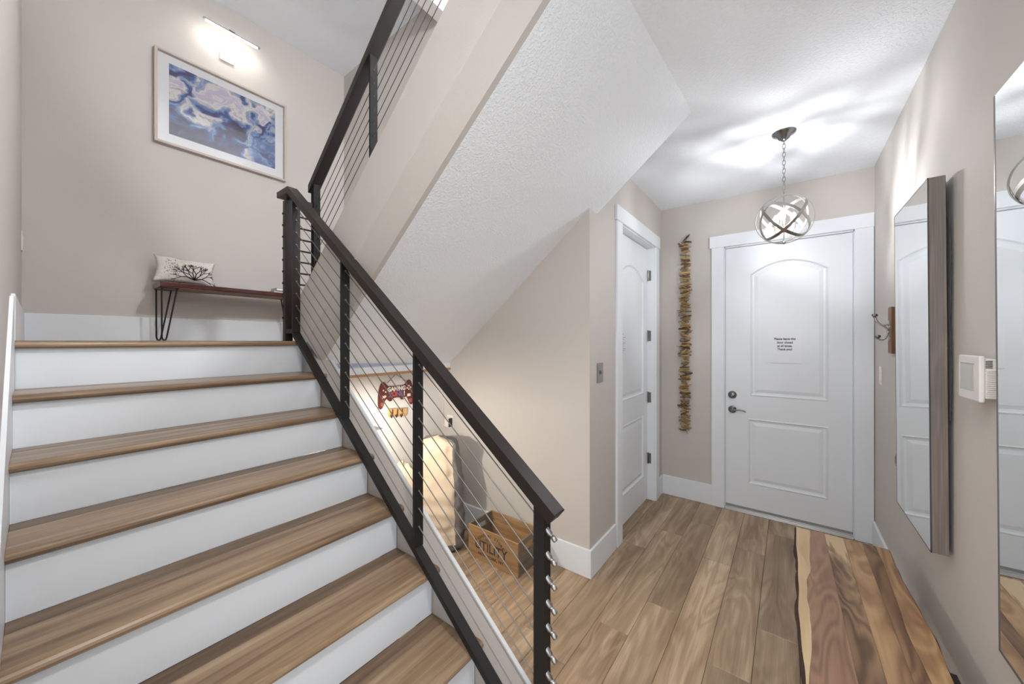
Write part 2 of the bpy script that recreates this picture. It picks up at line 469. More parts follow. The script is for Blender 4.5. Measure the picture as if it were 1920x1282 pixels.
def board(mb, x0, x1, y0, y1, z0, z1, c=0.002):
    """plank lying flat, length along y, top edges eased"""
    v = [(x0, y0, z0), (x1, y0, z0), (x1, y1, z0), (x0, y1, z0),
         (x0, y0, z1 - c), (x1, y0, z1 - c), (x1, y1, z1 - c), (x0, y1, z1 - c),
         (x0 + c, y0 + c, z1), (x1 - c, y0 + c, z1), (x1 - c, y1 - c, z1), (x0 + c, y1 - c, z1)]
    f = [(0, 1, 5, 4), (1, 2, 6, 5), (2, 3, 7, 6), (3, 0, 4, 7), (4, 5, 9, 8), (5, 6, 10, 9), (6, 7, 11, 10), (7, 4, 8, 11), (8, 9, 10, 11)]
    uvs = [[(v[i][0], v[i][1]) for i in q] for q in f]
    return mb.add(v, f, uvs)

# ---------------------------------------------------------------- dimensions
YL = -0.064           # wall beside the lower flight
YS = 1.05             # plane between the two flights
YW = 2.224            # far wall of the stairwell
YD = 3.932            # front-door wall
XP = -4.22            # wall with the picture
XN = -2.485           # back of the nook
XC = -1.05            # closet wall
XR = 0.527            # wall with the mirrors
ZC = 2.92             # hall ceiling
ZU = 4.72             # stairwell ceiling
RISE, RUN, X0 = 0.19625, 0.2526, -2.465
def zn(x): return 1.57 - 0.777 * (x - X0)          # nosing line, lower flight
def zs(x): return 3.287 + 0.80 * x                 # soffit of the upper flight
rnd = random.Random(7)

# ---------------------------------------------------------------- room shell
struct('floor', MB().box(-2.6, XR + 0.12, -1.2, YD + 0.1, -0.12, -0.008), plain('dark_subfloor', (0.05, 0.035, 0.025), 0.8))
FLOOR = bpy.data.objects['floor']
breaks = {-0.862: 2.793, -0.681: 3.153, -0.5: 3.48, -0.319: 2.935, -0.138: 3.228, 0.043: 3.63, 0.224: 2.7, 0.405: 3.35, 0.586: 2.2}
xe = -0.862 - 0.181 * 9
while xe < XR + 0.18:
    k = round(xe, 3); x0, x1 = xe - 0.181, xe
    y0b = breaks.get(k, 1.6 + rnd.random() * 0.9)
    lo = 1.16 if x0 < -0.70 else -1.2
    hi = YW if x1 < -1.0 else YD
    x1c = min(x1, XR)
    ys = [y0b + 1.24 * i for i in range(-5, 4)]
    cuts = [lo] + [y for y in ys if lo + 0.02 < y < hi - 0.02] + [hi]
    for a, b in zip(cuts, cuts[1:]):
        if x1c - x0 > 0.01:
            obj('floor_plank', board(MB(), x0 + 0.0006, x1c - 0.0006, a + 0.0006, b - 0.0006, -0.008, 0.0), M['floor'], FLOOR)
    xe += 0.181

for a, b in ((2.79, 3.35), (3.35, 3.69)):
    obj('floor_plank', board(MB(), -1.16, -1.0436, a + 0.0006, b - 0.0006, -0.008, 0.0), M['floor'], FLOOR)
struct('wall_left', MB().box(XP - 0.12, -0.62, YL - 0.12, YL, 0, ZU).box(-0.62, 0.9, YL - 0.12, YL, ZC + 0.25, ZU), M['wall'])
struct('wall_landing', MB().box(XP - 0.12, XP, YL, YW + 0.12, 1.3, ZU), M['wall'])
struct('wall_far', MB().box(XP, XC - 0.12, YW, YW + 0.12, 0, ZU).box(XC - 0.12, XC, YW, YW + 0.12, ZC + 0.25, ZU).box(XC, 0.9, YW, YW + 0.12, ZC + 0.25, ZU), M['wall'])
struct('wall_right', MB().box(XR, XR + 0.12, 0.25, YD + 0.12, 0, ZC), M['wall'])
# closet wall with its opening
oy0, oy1, oz = 2.775, 3.69, 2.495
struct('wall_closet', MB().box(XC - 0.12, XC, YW, oy0, 0, ZC).box(XC - 0.12, XC, oy1, YD + 0.12, 0, ZC).box(XC - 0.12, XC, oy0, oy1, oz, ZC), M['wall'])
# front wall with its opening
dx0, dx1, dz = -0.487, 0.418, 2.452
struct('wall_front', MB().box(XC, dx0, YD, YD + 0.14, 0, ZC).box(dx1, XR, YD, YD + 0.14, 0, ZC).box(dx0, dx1, YD, YD + 0.14, dz, ZC), M['wall'])
struct('wall_nook', MB().box(XN - 0.1, XN, YL, YW, 0, 1.33), M['nookwhite'])
# ceilings
struct('ceiling', MB().box(-0.459, XR + 0.12, 2.345, YD + 0.12, ZC, ZC + 0.25).box(-0.56, XR + 0.12, -1.2, 2.345, ZC, ZC + 0.25).box(XC - 0.12, -0.459, 2.345, YD + 0.12, ZC, ZC + 0.25), M['ceil'])
struct('ceiling_stairwell', MB().box(XP - 0.12, 0.9, YL - 0.12, YW + 0.12, ZU, ZU + 0.15), M['ceil'])
sof = MB()
xa = -2.385
xb = (ZC - 3.287) / 0.80
YN, UP = 1.105, 0.046
def slab(x0, x1, y1, t0, t1):
    def up(y): return UP * max(0.0, (YW - y) / (YW - YN))
    v = []
    for x, t_ in ((x0, t0), (x1, t1)):
        for y in (YN, y1):
            zb_ = min(zs(x) + up(y), ZC + 0.001)
            v += [(x, y, zb_), (x, y, zb_ + t_)]
    sof.add(v, [(0, 2, 6, 4), (1, 5, 7, 3), (0, 4, 5, 1), (2, 3, 7, 6), (0, 1, 3, 2), (4, 6, 7, 5)])
slab(xa, XC, YW, 0.22, 0.22)
xm = (ZC - UP - 3.287) / 0.80
slab(XC, xm, YW, 0.22, 0.22)
sof.add([(xm, YN, ZC), (xb, YW, ZC), (xm, YW, zs(xm)), (xm, YN, ZC + 0.2), (xb, YW, ZC + 0.2), (xm, YW, ZC + 0.2)], [(0, 1, 2), (3, 5, 4), (0, 3, 4, 1), (1, 4, 5, 2), (2, 5, 3, 0)])
sof.prism([(XC, zs(XC)), (xb, ZC), (xb, ZC + 0.2), (XC, ZC + 0.2)], 'y', YW, 2.345)
struct('ceiling_sloped', sof, M['ceil'], 'white textured underside of the upper stair flight')
struct('trim_header', MB().box(-2.483, xa, YS + 0.09, YW, 1.335, zs(xa)), M['ceil'])
struct('trim_header_edge', MB().box(-2.483, xa + 0.004, YS + 0.09, YW, 1.316, 1.335), M['tan'], 'thin tan edge strip under the white landing header')  # tan strip along the lower edge of the header
# beam over the upper landing
struct('wall_beam', MB().box(-2.52, -2.40, YL, YW, 4.445, ZU), M['wall'])
# drywall curb that carries the upper railing
cb = MB()
def zc(x): return 3.853 + 0.80 * x
xl = -2.495
xt = -0.45
cb.prism([(xl, 1.60), (xl, zc(xl)), (xt, zc(xt)), (xt, zs(xt) + 0.19), (-2.30, zs(-2.30) + 0.19), (xl, zs(xl) + 0.19)], 'y', 1.024, 1.21)
struct('wall_curb', cb, M['wall'], 'beige drywall curb of the upper stair flight')
lip = MB()
L0, L1 = -2.36, xt
for y0, y1, mi in ((1.018, 1.0535, 0),):
    v = []
    for x in (L0, L1):
        v += [(x, 1.0235, zs(x) + 0.198), (x, 1.0135, zs(x) + 0.166), (x, 1.088, zs(x) + 0.044), (x, 1.2, zs(x) + 0.05), (x, 1.2, zs(x) + 0.198)]
    f = [(i, (i + 1) % 5, 5 + (i + 1) % 5, 5 + i) for i in range(5)] + [(4, 3, 2, 1, 0), (5, 6, 7, 8, 9)]
    lip.add(v, f)
struct('trim_curb_skirt', lip, M['wall'], 'shaded lower band of the beige stair curb')

# baseboards
BH, BT = 0.188, 0.016
struct('baseboard_front', MB().box(XC + BT, -0.585, YD - BT, YD, 0, BH + 0.005), M['trim'], bevel=0.003)
struct('baseboard_closet', MB().box(XC, XC + BT, YW - BT, 2.655, 0, BH).box(XC, XC + BT, 3.80, YD, 0, BH), M['trim'], bevel=0.003)
struct('baseboard_far', MB().box(XN, XC, YW - BT, YW, 0, BH), M['trim'], bevel=0.003)
struct('baseboard_right', MB().box(XR - BT, XR, 0.25, YD - 0.03, 0, BH), M['trim'], bevel=0.003)
struct('baseboard_landing', MB().box(XP, XP + BT, YL, YW, 1.57, 1.57 + 0.195), M['trim'], bevel=0.003)
struct('baseboard_left', MB().box(XP, X0 - 0.0, YL, YL + 0.012, 1.57, 1.57 + 0.19), M['trim'], bevel=0.002)
sk = MB()
sk.prism([(X0 - 0.02, 1.30), (X0 - 0.02, 1.745), (X0 + 0.07, 1.745), (-0.62, zn(-0.62) + 0.20), (-0.62, 0.0), (-0.80, 0.0)], 'y', YL, YL + 0.010)
struct('trim_stair_skirt', sk, M['trim'], 'white skirt board along the wall beside the stairs', bevel=0.002)

# ---------------------------------------------------------------- stairs
ST = thing('staircase', 'lower stair flight with wood-look treads and white risers', 'stairs', (X0, YS, 0))
ZT = 1.57
for k in range(0, 8):
    xk = X0 + RUN * k; z = ZT - RISE * k
    t = 0.030
    def nose(x_back):
        pr = [(x_back, z - t), (xk - 0.012, z - t)]
        for i in range(7):
            a = -math.pi / 2 + math.pi * i / 6
            pr.append((xk - 0.015 + 0.015 * math.cos(a), z - 0.015 + 0.015 * math.sin(a)))
        pr.append((x_back, z))
        return pr
    if k == 0:
        obj('landing_nosing', MB().prism(nose(xk - 0.09), 'y', YL + 0.0105, YS + 0.005), M['tread'], ST)
    else:
        fb = xk - 0.205
        tb = MB().prism(nose(fb + 0.0008), 'y', YL + 0.0105, 1.038)
        o = obj('tread', tb, M['tread'], ST)
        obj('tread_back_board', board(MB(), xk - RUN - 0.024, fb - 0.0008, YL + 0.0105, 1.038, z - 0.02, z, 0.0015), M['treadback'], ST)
    # nosing return that pokes over the knee wall
    obj('nosing_return', MB().prism(nose(xk - 0.05), 'y', 1.0385, 1.062), M['tread'], ST)
    obj('riser', MB().box(xk - 0.045, xk - 0.026, YL + 0.0105, 1.036, z - RISE + (0.0 if k < 7 else 0.0), z - t), M['riser'], ST)
# landing boards
x1 = X0 - 0.091
while x1 > XP:
    x0 = max(XP, x1 - 0.181)
    yy = -0.05 - rnd.random() * 0.8
    cuts = [YL]
    while yy < YW:
        if yy > YL + 0.1 and yy < YW - 0.1: cuts.append(yy)
        yy += 1.24
    cuts.append(YW)
    for a, b in zip(cuts, cuts[1:]):
        obj('landing_plank', board(MB(), x0 + 0.0006, x1 - 0.0006, a + 0.0006, b - 0.0006, ZT - 0.015, ZT), M['tread'], ST)
    x1 -= 0.181
obj('landing_deck', MB().box(XP, X0 - 0.09, YL, YW, 1.336, ZT - 0.016).box(X0 - 0.09, X0 - 0.046, YL, 1.036, 1.38, ZT - 0.031), M['riser'], ST)
# knee wall
kw = MB()
xk0, xk1 = -2.44, -0.67
def zk(x): return zn(x) - 0.036
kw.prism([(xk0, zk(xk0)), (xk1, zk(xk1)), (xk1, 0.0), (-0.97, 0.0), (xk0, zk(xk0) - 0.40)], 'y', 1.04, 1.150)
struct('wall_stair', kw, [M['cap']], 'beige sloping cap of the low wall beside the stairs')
tr = MB()
tr.prism([(xk0, zk(xk0) + 0.004), (xk1, zk(xk1) + 0.004), (xk1, 0), (-1.0, 0), (xk0, zk(xk0) - 0.40)], 'y', 1.150, 1.166)
struct('trim_stair_edge', tr, M['trim'], 'white edge board along the low stair wall')

# ---------------------------------------------------------------- railings
RL = thing('stair_railing', 'black cable railing beside the lower stair flight', 'railing', (-0.64, 1.0, 0.3))
def zb(x): return zn(x) + 0.040                       # top of the bottom rail
def zh(x): return zn(x) + 0.886                       # underside of the handrail
PW = 0.044
PX = {'newel': -0.640, 'p2': -1.275, 'p1': -1.888, 'pb': -2.492}
CAB = [0.826 - 0.0774 * i for i in range(10)]
for key, x in PX.items():
    wx, wy = (0.040, 0.040) if key == 'newel' else (0.012, 0.046)
    x_0, x_1 = x - wx / 2, x + wx / 2
    z_0, z_1 = (0.004, 0.004) if key == 'newel' else (zb(x_0), zb(x_1))
    p = obj('post', MB().prism([(x_0, z_0), (x_1, z_1), (x_1, zh(x_1)), (x_0, zh(x_0))], 'y', 1.0 - wy / 2, 1.0 + wy / 2), M['black'] if key != 'pb' else M['brownblack'], RL, 0.002)
    if key != 'newel':
        fr = MB()
        for c in CAB:
            fr.cyl((x_1 - 0.001, 1.0, zn(x_1) + c), (x_1 + 0.003, 1.0, zn(x_1) + c), 0.0045, 8)
        obj('ferrule', fr, M['steel'], p)['kind'] = 'stuff'
obj('base_plate', MB().box(-0.70, -0.585, 0.945, 1.055, 0, 0.006), M['black'], RL)
# landing corner post
xpa = -2.615
pa = obj('post', MB().box(xpa - PW / 2, xpa + PW / 2, 1.0 - PW / 2, 1.0 + PW / 2, ZT, 2.487), M['brownblack'], RL, 0.002)
sl = math.atan(0.777)
dv = Vector((math.cos(sl), 0, -math.sin(sl))); nv = Vector((math.sin(sl), 0, math.cos(sl)))
# handrail: sloped length + level stub (profile in XZ, extruded across)
ht = 0.040 / math.cos(sl)
xe1 = -0.592
xj = -2.535
endn = Vector((nv.x, 0, nv.z)) * 0.040
hp = [(xj, zh(xj)), (xe1, zh(xe1)), (xe1 + endn.x, zh(xe1) + endn.z), (xj + 0.012, zh(xj) + 0.040), (-2.69, zh(xj) + 0.040), (-2.69, zh(xj) + 0.002)]
obj('handrail', MB().prism(hp, 'y', 0.962, 1.020), M['brownblack'], RL, 0.004, seg=2)
xr0, xr1 = -2.50, -0.67
obj('bottom_rail', MB().prism([(xr0, zb(xr0)), (xr0, zb(xr0) - 0.032), (xr1, zb(xr1) - 0.032), (xr1, zb(xr1))], 'y', 0.98, 1.02), M['black'], RL, 0.002)
obj('bottom_rail', MB().box(xpa + PW / 2, -2.50, 0.98, 1.02, 1.618, 1.645), M['brownblack'], RL, 0.002)
for c in CAB:
    a, b = PX['pb'], PX['newel']
    obj('cable', MB().tube([(a, 1.0, zn(a) + c), (b, 1.0, zn(b) + c)], 0.0023, 6), M['cable'], RL)
    xx = b + 0.020
    p0 = Vector((xx - 0.004, 1.0, zn(xx) + c))
    fm = MB()
    fm.tube([p0, p0 + dv * 0.020, p0 + dv * 0.022, p0 + dv * 0.028, p0 + dv * 0.03, p0 + dv * 0.044, p0 + dv * 0.047], [0.0085, 0.0095, 0.0065, 0.0065, 0.0085, 0.0085, 0.005], 10)
    obj('tensioner', fm, M['steel'], RL)
# short level rods and a bracket to the upper post
UX0, UX1, UX2, UY = -2.60, -1.893, -1.20, 1.17
for i in range(10):
    z = 2.402 - 0.0757 * i
    obj('rod', MB().tube([(xpa, 1.0, z), (xpa, UY - 0.0225, z)], 0.006, 8), M['black'], RL)
    obj('rod_end', MB().tube([(xpa - 0.012, 1.0 - PW / 2 - 0.006, z), (xpa - 0.012, 1.0 - PW / 2 + 0.002, z)], 0.007, 8), M['black'], RL)
obj('bracket', MB().box(xpa - 0.02, xpa + 0.02, 1.0, UY - 0.0225, 2.488, 2.515), M['black'], RL, 0.003)

UR = thing('upper_railing', 'black cable railing standing on the beige curb of the upper flight', 'railing', (-2.0, UY, 2.3))
def zuh(x): return 3.196 + 0.80 * (x - UX1)
for x in (UX0, UX1, UX2):
    wx, wy = (0.040, 0.044) if x == UX0 else (0.012, 0.046)
    x_0, x_1 = x - wx / 2, x + wx / 2
    p = obj('post', MB().prism([(x_0, zc(x_0) - 0.02), (x_1, zc(x_1) - 0.02), (x_1, zuh(x_1)), (x_0, zuh(x_0))], 'y', UY - wy / 2, UY + wy / 2), M['matteblack'], UR, 0.002)
    fr = MB()
    for i in range(8):
        z = zuh(x_1) - 0.082 - 0.0757 * i
        if z > zc(x) + 0.05: fr.cyl((x_1 - 0.001, UY, z), (x_1 + 0.003, UY, z), 0.0055, 8)
    obj('ferrule', fr, M['black'], p)['kind'] = 'stuff'
a, b = -2.645, -0.9
obj('handrail', MB().prism([(a, zuh(a)), (b, zuh(b)), (b, zuh(b) + 0.052), (a, zuh(a) + 0.052)], 'y', UY - 0.032, UY + 0.032), M['brownblack'], UR, 0.004, seg=2)
for i in range(7):
    a, b = UX0, -0.9
    o = -0.082 - 0.0757 * i
    obj('cable', MB().tube([(a, UY, zuh(a) + o), (b, UY, zuh(b) + o)], 0.0023, 6), plain('cable_dark', (0.10, 0.09, 0.085), 0.45, 0.8) if i == 0 else bpy.data.materials['cable_dark'], UR)

# ---------------------------------------------------------------- doors
def inset(poly, d):
    """offset a closed CCW polygon inward"""
    n = len(poly); out = []
    for i in range(n):
        p0, p1, p2 = Vector(poly[i - 1]), Vector(poly[i]), Vector(poly[(i + 1) % n])
        e1 = (p1 - p0).normalized(); e2 = (p2 - p1).normalized()
        n1 = Vector((-e1.y, e1.x)); n2 = Vector((-e2.y, e2.x))
        b = (n1 + n2).normalized(); k = d / max(0.3, b.dot(n1))
        out.append(p1 + b * k)
    return out

def door_slab(w, h, thick, panels, P):
    """door in its own plane: u across, v up, depth d towards the viewer; P maps (u,v,d) to the world"""
    bm = bmesh.new()
    def loop(poly, d):
        return [bm.verts.new(P(p[0], p[1], d)) for p in poly]
    outer = loop([(0, 0), (w, 0), (w, h), (0, h)], 0)
    edges = [bm.edges.new((outer[i], outer[(i + 1) % 4])) for i in range(4)]
    back = loop([(0, 0), (w, 0), (w, h), (0, h)], -thick)
    rings = []
    for poly in panels:
        l0 = loop(poly, 0)
        edges += [bm.edges.new((l0[i], l0[(i + 1) % len(l0)])) for i in range(len(l0))]
        rings.append((poly, l0))
    bmesh.ops.triangle_fill(bm, use_beauty=True, use_dissolve=False, edges=edges)
    for i in range(4):
        j = (i + 1) % 4
        bm.faces.new((outer[i], outer[j], back[j], back[i]))
    bm.faces.new(list(reversed(back)))
    for poly, l0 in rings:
        prev = l0
        for ins, d in ((0.010, 0.004), (0.020, -0.008), (0.034, -0.010), (0.062, -0.002)):
            q = loop(inset(poly, ins), d)
            for i in range(len(q)):
                j = (i + 1) % len(q)
                bm.faces.new((prev[i], prev[j], q[j], q[i]))
            prev = q
        bm.faces.new(prev)
    bmesh.ops.recalc_face_normals(bm, faces=bm.faces)
    mb = MB(); bm.verts.index_update()
    mb.add([v.co.copy() for v in bm.verts], [tuple(v.index for v in f.verts) for f in bm.faces])
    bm.free()
    return mb

def arch_panel(u0, u1, v0, v1, rise, n=14):
    pts = [(u0, v0), (u1, v0), (u1, v1)]
    for i in range(1, n):
        t = i / n; u = u1 + (u0 - u1) * t
        pts.append((u, v1 + rise * (1 - (2 * t - 1) ** 2)))
    pts.append((u0, v1))
    return pts
def rect_panel(u0, u1, v0, v1): return [(u0, v0), (u1, v0), (u1, v1), (u0, v1)]

YF = YD + 0.012
dw, dh = 0.880, 2.405
du0 = -0.474
D1 = struct('door_1', door_slab(dw, dh, 0.044, [arch_panel(-0.283 - du0, 0.262 - du0, 1.040, 2.150, 0.105), rect_panel(-0.300 - du0, 0.262 - du0, 0.235, 0.835)],
            lambda u, v, d: (du0 + u, YF - d, 0.03 + v)), M['trim'], 'white front door with an arched upper panel')
# deadbolt and lever
hx = -0.419
obj('deadbolt', MB().lathe([(0.0, -0.028), (0.018, -0.028), (0.024, -0.024), (0.026, -0.01), (0.034, -0.008), (0.035, 0.0)], (hx, YF, 1.068), 'y', 28).box(hx - 0.004, hx + 0.004, YF - 0.040, YF - 0.02, 1.053, 1.083), M['darknickel'], D1)
lv = MB().lathe([(0.0, -0.022), (0.014, -0.022), (0.016, -0.014), (0.030, -0.010), (0.034, -0.004), (0.034, 0.0)], (hx, YF, 0.932), 'y', 28)
lv.cyl((hx, YF - 0.015, 0.932), (hx, YF - 0.055, 0.932), 0.0095, 12)
lv.tube([(hx, YF - 0.053, 0.932), (hx + 0.03, YF - 0.055, 0.936), (hx + 0.065, YF - 0.053, 0.938), (hx + 0.09, YF - 0.05, 0.934), (hx + 0.108, YF - 0.046, 0.924)], [0.0095, 0.0085, 0.007, 0.006, 0.005], 10)
obj('door_lever', lv, M['darknickel'], D1)
obj('weather_strip', MB().box(du0, du0 + dw, YF - 0.004, YF + 0.001, 0.030, 0.048), plain('grey_strip', (0.28, 0.28, 0.28), 0.5), D1)
# jamb, casing, threshold
struct('trim_1', MB().box(dx0, dx0 + 0.010, YD + 0.004, YD + 0.13, 0, dz).box(dx1 - 0.010, dx1, YD + 0.004, YD + 0.13, 0, dz).box(dx0, dx1, YD + 0.004, YD + 0.13, dz - 0.012, dz), M['trim'])
struct('trim_2', MB().box(-0.588, dx0 + 0.004, YD - 0.019, YD, 0, dz), M['trim'], 'white flat casing at the lock side of the front door', 0.002)
struct('trim_3', MB().box(dx1 - 0.004, XR - 0.004, YD - 0.019, YD, 0, dz), M['trim'], 'white flat casing at the hinge side of the front door', 0.002)
struct('trim_4', MB().box(-0.604, XR - 0.002, YD - 0.024, YD, dz, 2.562), M['trim'], 'white flat head casing over the front door', 0.002)
struct('trim_threshold', MB().box(dx0 + 0.01, dx1 - 0.01, YD - 0.012, YD + 0.09, 0.0, 0.014).box(dx0 + 0.01, dx1 - 0.01, YD - 0.02, YD - 0.008, 0.0, 0.006).box(dx0 + 0.01, dx1 - 0.01, YD + 0.0, YD + 0.03, 0.012, 0.026), M['alu'], 'aluminium threshold under the front door', 0.002)

# closet door (hinged on the far side)
XF = XC - 0.067
D2 = struct('door_2', door_slab(0.885, 2.462, 0.036, [arch_panel(0.125, 0.76, 1.045, 2.13, 0.11), rect_panel(0.125, 0.76, 0.24, 0.84)],
            lambda u, v, d: (XF + d, oy0 + 0.018 + u, 0.012 + v)), M['trim'], 'white closet door with an arched upper panel')
for i, z in enumerate((2.215, 1.62, 1.012, 0.41)):
    hm = MB()
    hm.cyl((XF + 0.008, oy1 - 0.012, z - 0.05), (XF + 0.008, oy1 - 0.012, z + 0.05), 0.0075, 10)
    for q in (-0.052, 0.05): hm.cyl((XF + 0.008, oy1 - 0.012, z + q), (XF + 0.008, oy1 - 0.012, z + q + 0.004), 0.009, 8)
    hm.box(XF + 0.004, XF + 0.036, oy1 - 0.0115, oy1 - 0.0085, z - 0.05, z + 0.05)
    obj('hinge', hm, M['darknickel'], D2)
obj('door_knob_hole', MB().lathe([(0.0, 0.004), (0.012, 0.004), (0.014, 0.0)], (XF, oy0 + 0.075, 0.94), 'x', 14), M['ink'], D2)
struct('trim_5', MB().box(XC - 0.12, XC + 0.004, oy0 - 0.002, oy0 + 0.014, 0, oz).box(XC - 0.12, XC + 0.004, oy1 - 0.010, oy1 + 0.004, 0, oz).box(XC - 0.12, XC + 0.004, oy0, oy1, oz - 0.014, oz), M['trim'], 'white jamb around the closet door')
struct('trim_6', MB().box(XC, XC + 0.019, 2.672, oy0 + 0.004, 0, oz - 0.006), M['trim'], 'white flat casing at the near side of the closet door', 0.002)
struct('trim_7', MB().box(XC, XC + 0.019, oy1 - 0.004, 3.785, 0, oz - 0.006), M['trim'], 'white flat casing at the hinge side of the closet door', 0.002)
struct('trim_8', MB().box(XC, XC + 0.024, 2.655, 3.80, oz - 0.006, 2.605), M['trim'], 'white flat head casing over the closet door', 0.002)

# papers taped to the doors
PP = obj('paper_notice', MB().box(-0.143, 0.083, YF - 0.0035, YF - 0.0022, 1.378, 1.670), M['paper'])
tag(PP, 'white paper notice taped to the front door asking to keep it closed', 'notice')
tm = MB()
for s, z in (('Please leave this', 1.587), ('door closed', 1.556), ('at all times.', 1.526), ('Thank you!', 1.497)):
    t = text_mb(s, 0.0265, plane_mat((-0.028, YF - 0.004, z), (1, 0, 0), (0, 0, 1)), 0.0002, xs=0.86, bold=0.0008)
    tm.add(t.v, t.f)
obj('notice_text', tm, M['ink'], PP)
yn = 2.775
P2 = obj('paper_list', MB().box(XF + 0.0005, XF + 0.0015, 2.905, 3.085, 1.452, 1.65), M['paper'])
tag(P2, 'small white printed sheet on the closet door', 'notice')
tm = MB()
for i in range(9):
    z = 1.60 - i * 0.016
    tm.box(XF + 0.0015, XF + 0.0019, 2.935, 3.06 - 0.02 * (i % 3), z - 0.0028, z + 0.0028)
tm.box(XF + 0.0015, XF + 0.0019, 2.98, 3.015, 1.618, 1.634)
obj('printed_lines', tm, M['greyink'], P2)

# ---------------------------------------------------------------- pendant lamp
PC = Vector((-0.025, 2.942, 2.358)); PR = 0.156
PD = thing('pendant_lamp', 'lit nickel orb pendant lamp on a chain in front of the entry door', 'pendant lamp', (PC.x, PC.y, ZC))
obj('canopy', MB().lathe([(0.0, -0.052), (0.012, -0.052), (0.016, -0.045), (0.03, -0.038), (0.036, -0.022), (0.062, -0.010), (0.066, 0.0)], (PC.x, PC.y, ZC), 'z', 32), M['darknickel'], PD)
zt, zbm = ZC - 0.048, PC.z + PR + 0.012
nl = 13; ll = (zt - zbm) / nl
for i in range(nl):
    zc_ = zt - ll * (i + 0.5); pts = []
    d = Vector((1, 0, 0)) if i % 2 else Vector((0, 1, 0)); d = (d + Vector((0.35, 0.0, 0))).normalized() if i % 2 else Vector((-0.33, 0.94, 0))
    for k in range(17):
        a = 2 * math.pi * k / 16
        pts.append(PC * 1.0 + Vector((0, 0, zc_ - PC.z)) + d * 0.0085 * math.cos(a) + Vector((0, 0, 1)) * (ll * 0.66) * math.sin(a))
    obj('chain_link', MB().tube(pts, 0.0019, 6, caps=False), M['nickel'], PD)
vv = Vector((-0.0085, 0.966, 0.258)).normalized(); rr_ = Vector((1, 0.0085, 0)).normalized(); uu = rr_.cross(vv)
for nrm, R_ in ((vv * 0.985 + rr_ * 0.08 + uu * 0.14, PR), ((rr_ + uu) * 0.68 - vv * 0.30, PR - 0.003), ((rr_ - uu) * 0.68 + vv * 0.30, PR - 0.003), (vv * 0.80 - rr_ * 0.55 + uu * 0.2, PR - 0.006), (vv * 0.55 + rr_ * 0.5 + uu * 0.66, PR - 0.006)):
    obj('orb_band', MB().ring(PC, nrm, R_, 0.019, 0.003, 64), M['nickel'], PD)
obj('stem', MB().cyl(PC + Vector((0, 0, PR + 0.02)), PC + Vector((0, 0, -PR + 0.012)), 0.0045, 10).lathe([(0.0, 0.0), (0.009, 0.004), (0.012, 0.012), (0.006, 0.02)], PC + Vector((0, 0, -PR - 0.006)), 'z', 14).lathe([(0.004, 0.0), (0.022, 0.006), (0.024, 0.012), (0.006, 0.02)], PC + Vector((0, 0, -0.085)), 'z', 18), M['nickel'], PD)
for k in range(3):
    a = 2 * math.pi * k / 3 + 0.4
    d = Vector((math.cos(a), math.sin(a), 0))
    b0 = PC + d * 0.055 + Vector((0, 0, -0.06))
    arm = obj('lamp_arm', MB().tube([PC + Vector((0, 0, -0.075)), PC + d * 0.03 + Vector((0, 0, -0.088)), PC + d * 0.05 + Vector((0, 0, -0.08)), b0], 0.004, 8).cyl(b0, b0 + Vector((0, 0, 0.045)), 0.0095, 12), M['nickel'], PD)
    obj('bulb', MB().lathe([(0.0095, 0.0), (0.013, 0.008), (0.0155, 0.02), (0.013, 0.036), (0.007, 0.050), (0.0, 0.058)], b0 + Vector((0, 0, 0.045)), 'z', 16), M['bulb'], PD)
# ---------------------------------------------------------------- driftwood garland
GX, GY = -0.818, YD - 0.035
GA = thing('driftwood_garland', 'long hanging garland of driftwood sticks beside the front door', 'garland', (GX, GY, 2.55))
cordp = [(GX + 0.03, YD - 0.004, 2.612), (GX + 0.022, GY + 0.01, 2.595), (GX, GY, 2.55)] + [(GX + 0.008 * math.sin(i), GY, 2.55 - 1.86 * i / 20) for i in range(1, 21)] + [(GX + 0.025, GY - 0.005, 0.655)]
obj('cord', MB().tube(cordp, 0.0025, 6), M['twine'], GA)
obj('hanging_knot', MB().tube([(GX + 0.034, YD - 0.004, 2.625), (GX + 0.02, GY + 0.005, 2.60), (GX - 0.004, GY, 2.572), (GX - 0.018, GY - 0.01, 2.555)], [0.004, 0.007, 0.006, 0.003], 8), M['ink'], GA)
protos = []
r2 = random.Random(3)
nst = 150
for i in range(nst):
    z = 2.545 - 1.855 * i / (nst - 1)
    if r2.random() < 0.06: continue
    ln = 0.060 + 0.05 * r2.random()
    if r2.random() < 0.12: ln += 0.03
    rr = 0.0058 + 0.0048 * r2.random()
    tilt = r2.gauss(0, 0.22); yaw = r2.gauss(0, 0.7)
    d = Vector((math.cos(tilt) * math.cos(yaw), math.cos(tilt) * math.sin(yaw) * 0.5, math.sin(tilt))).normalized()
    c = Vector((GX + r2.gauss(0, 0.008), GY + r2.gauss(0, 0.006), z))
    if len(protos) < 10:
        mb = MB(); pts = []
        rs = []
        for k in range(6):
            t = k / 5 - 0.5
            pts.append((t * 0.10, 0.003 * math.sin(5 * t + i), 0.004 * math.cos(4 * t + i * 1.7)))
            rs.append((0.0062) * (1 - 0.25 * abs(t) * 2) * (0.85 + 0.3 * r2.random()))
        mb.tube(pts, rs, 6)
        o = obj('driftwood_stick', mb, M['drift']); o.parent = GA
        protos.append(o.data)
    else:
        o = bpy.data.objects.new('driftwood_stick', r2.choice(protos)); COL.objects.link(o); o.parent = GA
    o.location = c - origin_of(GA)
    o.rotation_euler = d.to_track_quat('X', 'Z').to_euler()
    o.scale = (ln / 0.10, rr / 0.0062, rr / 0.0062)

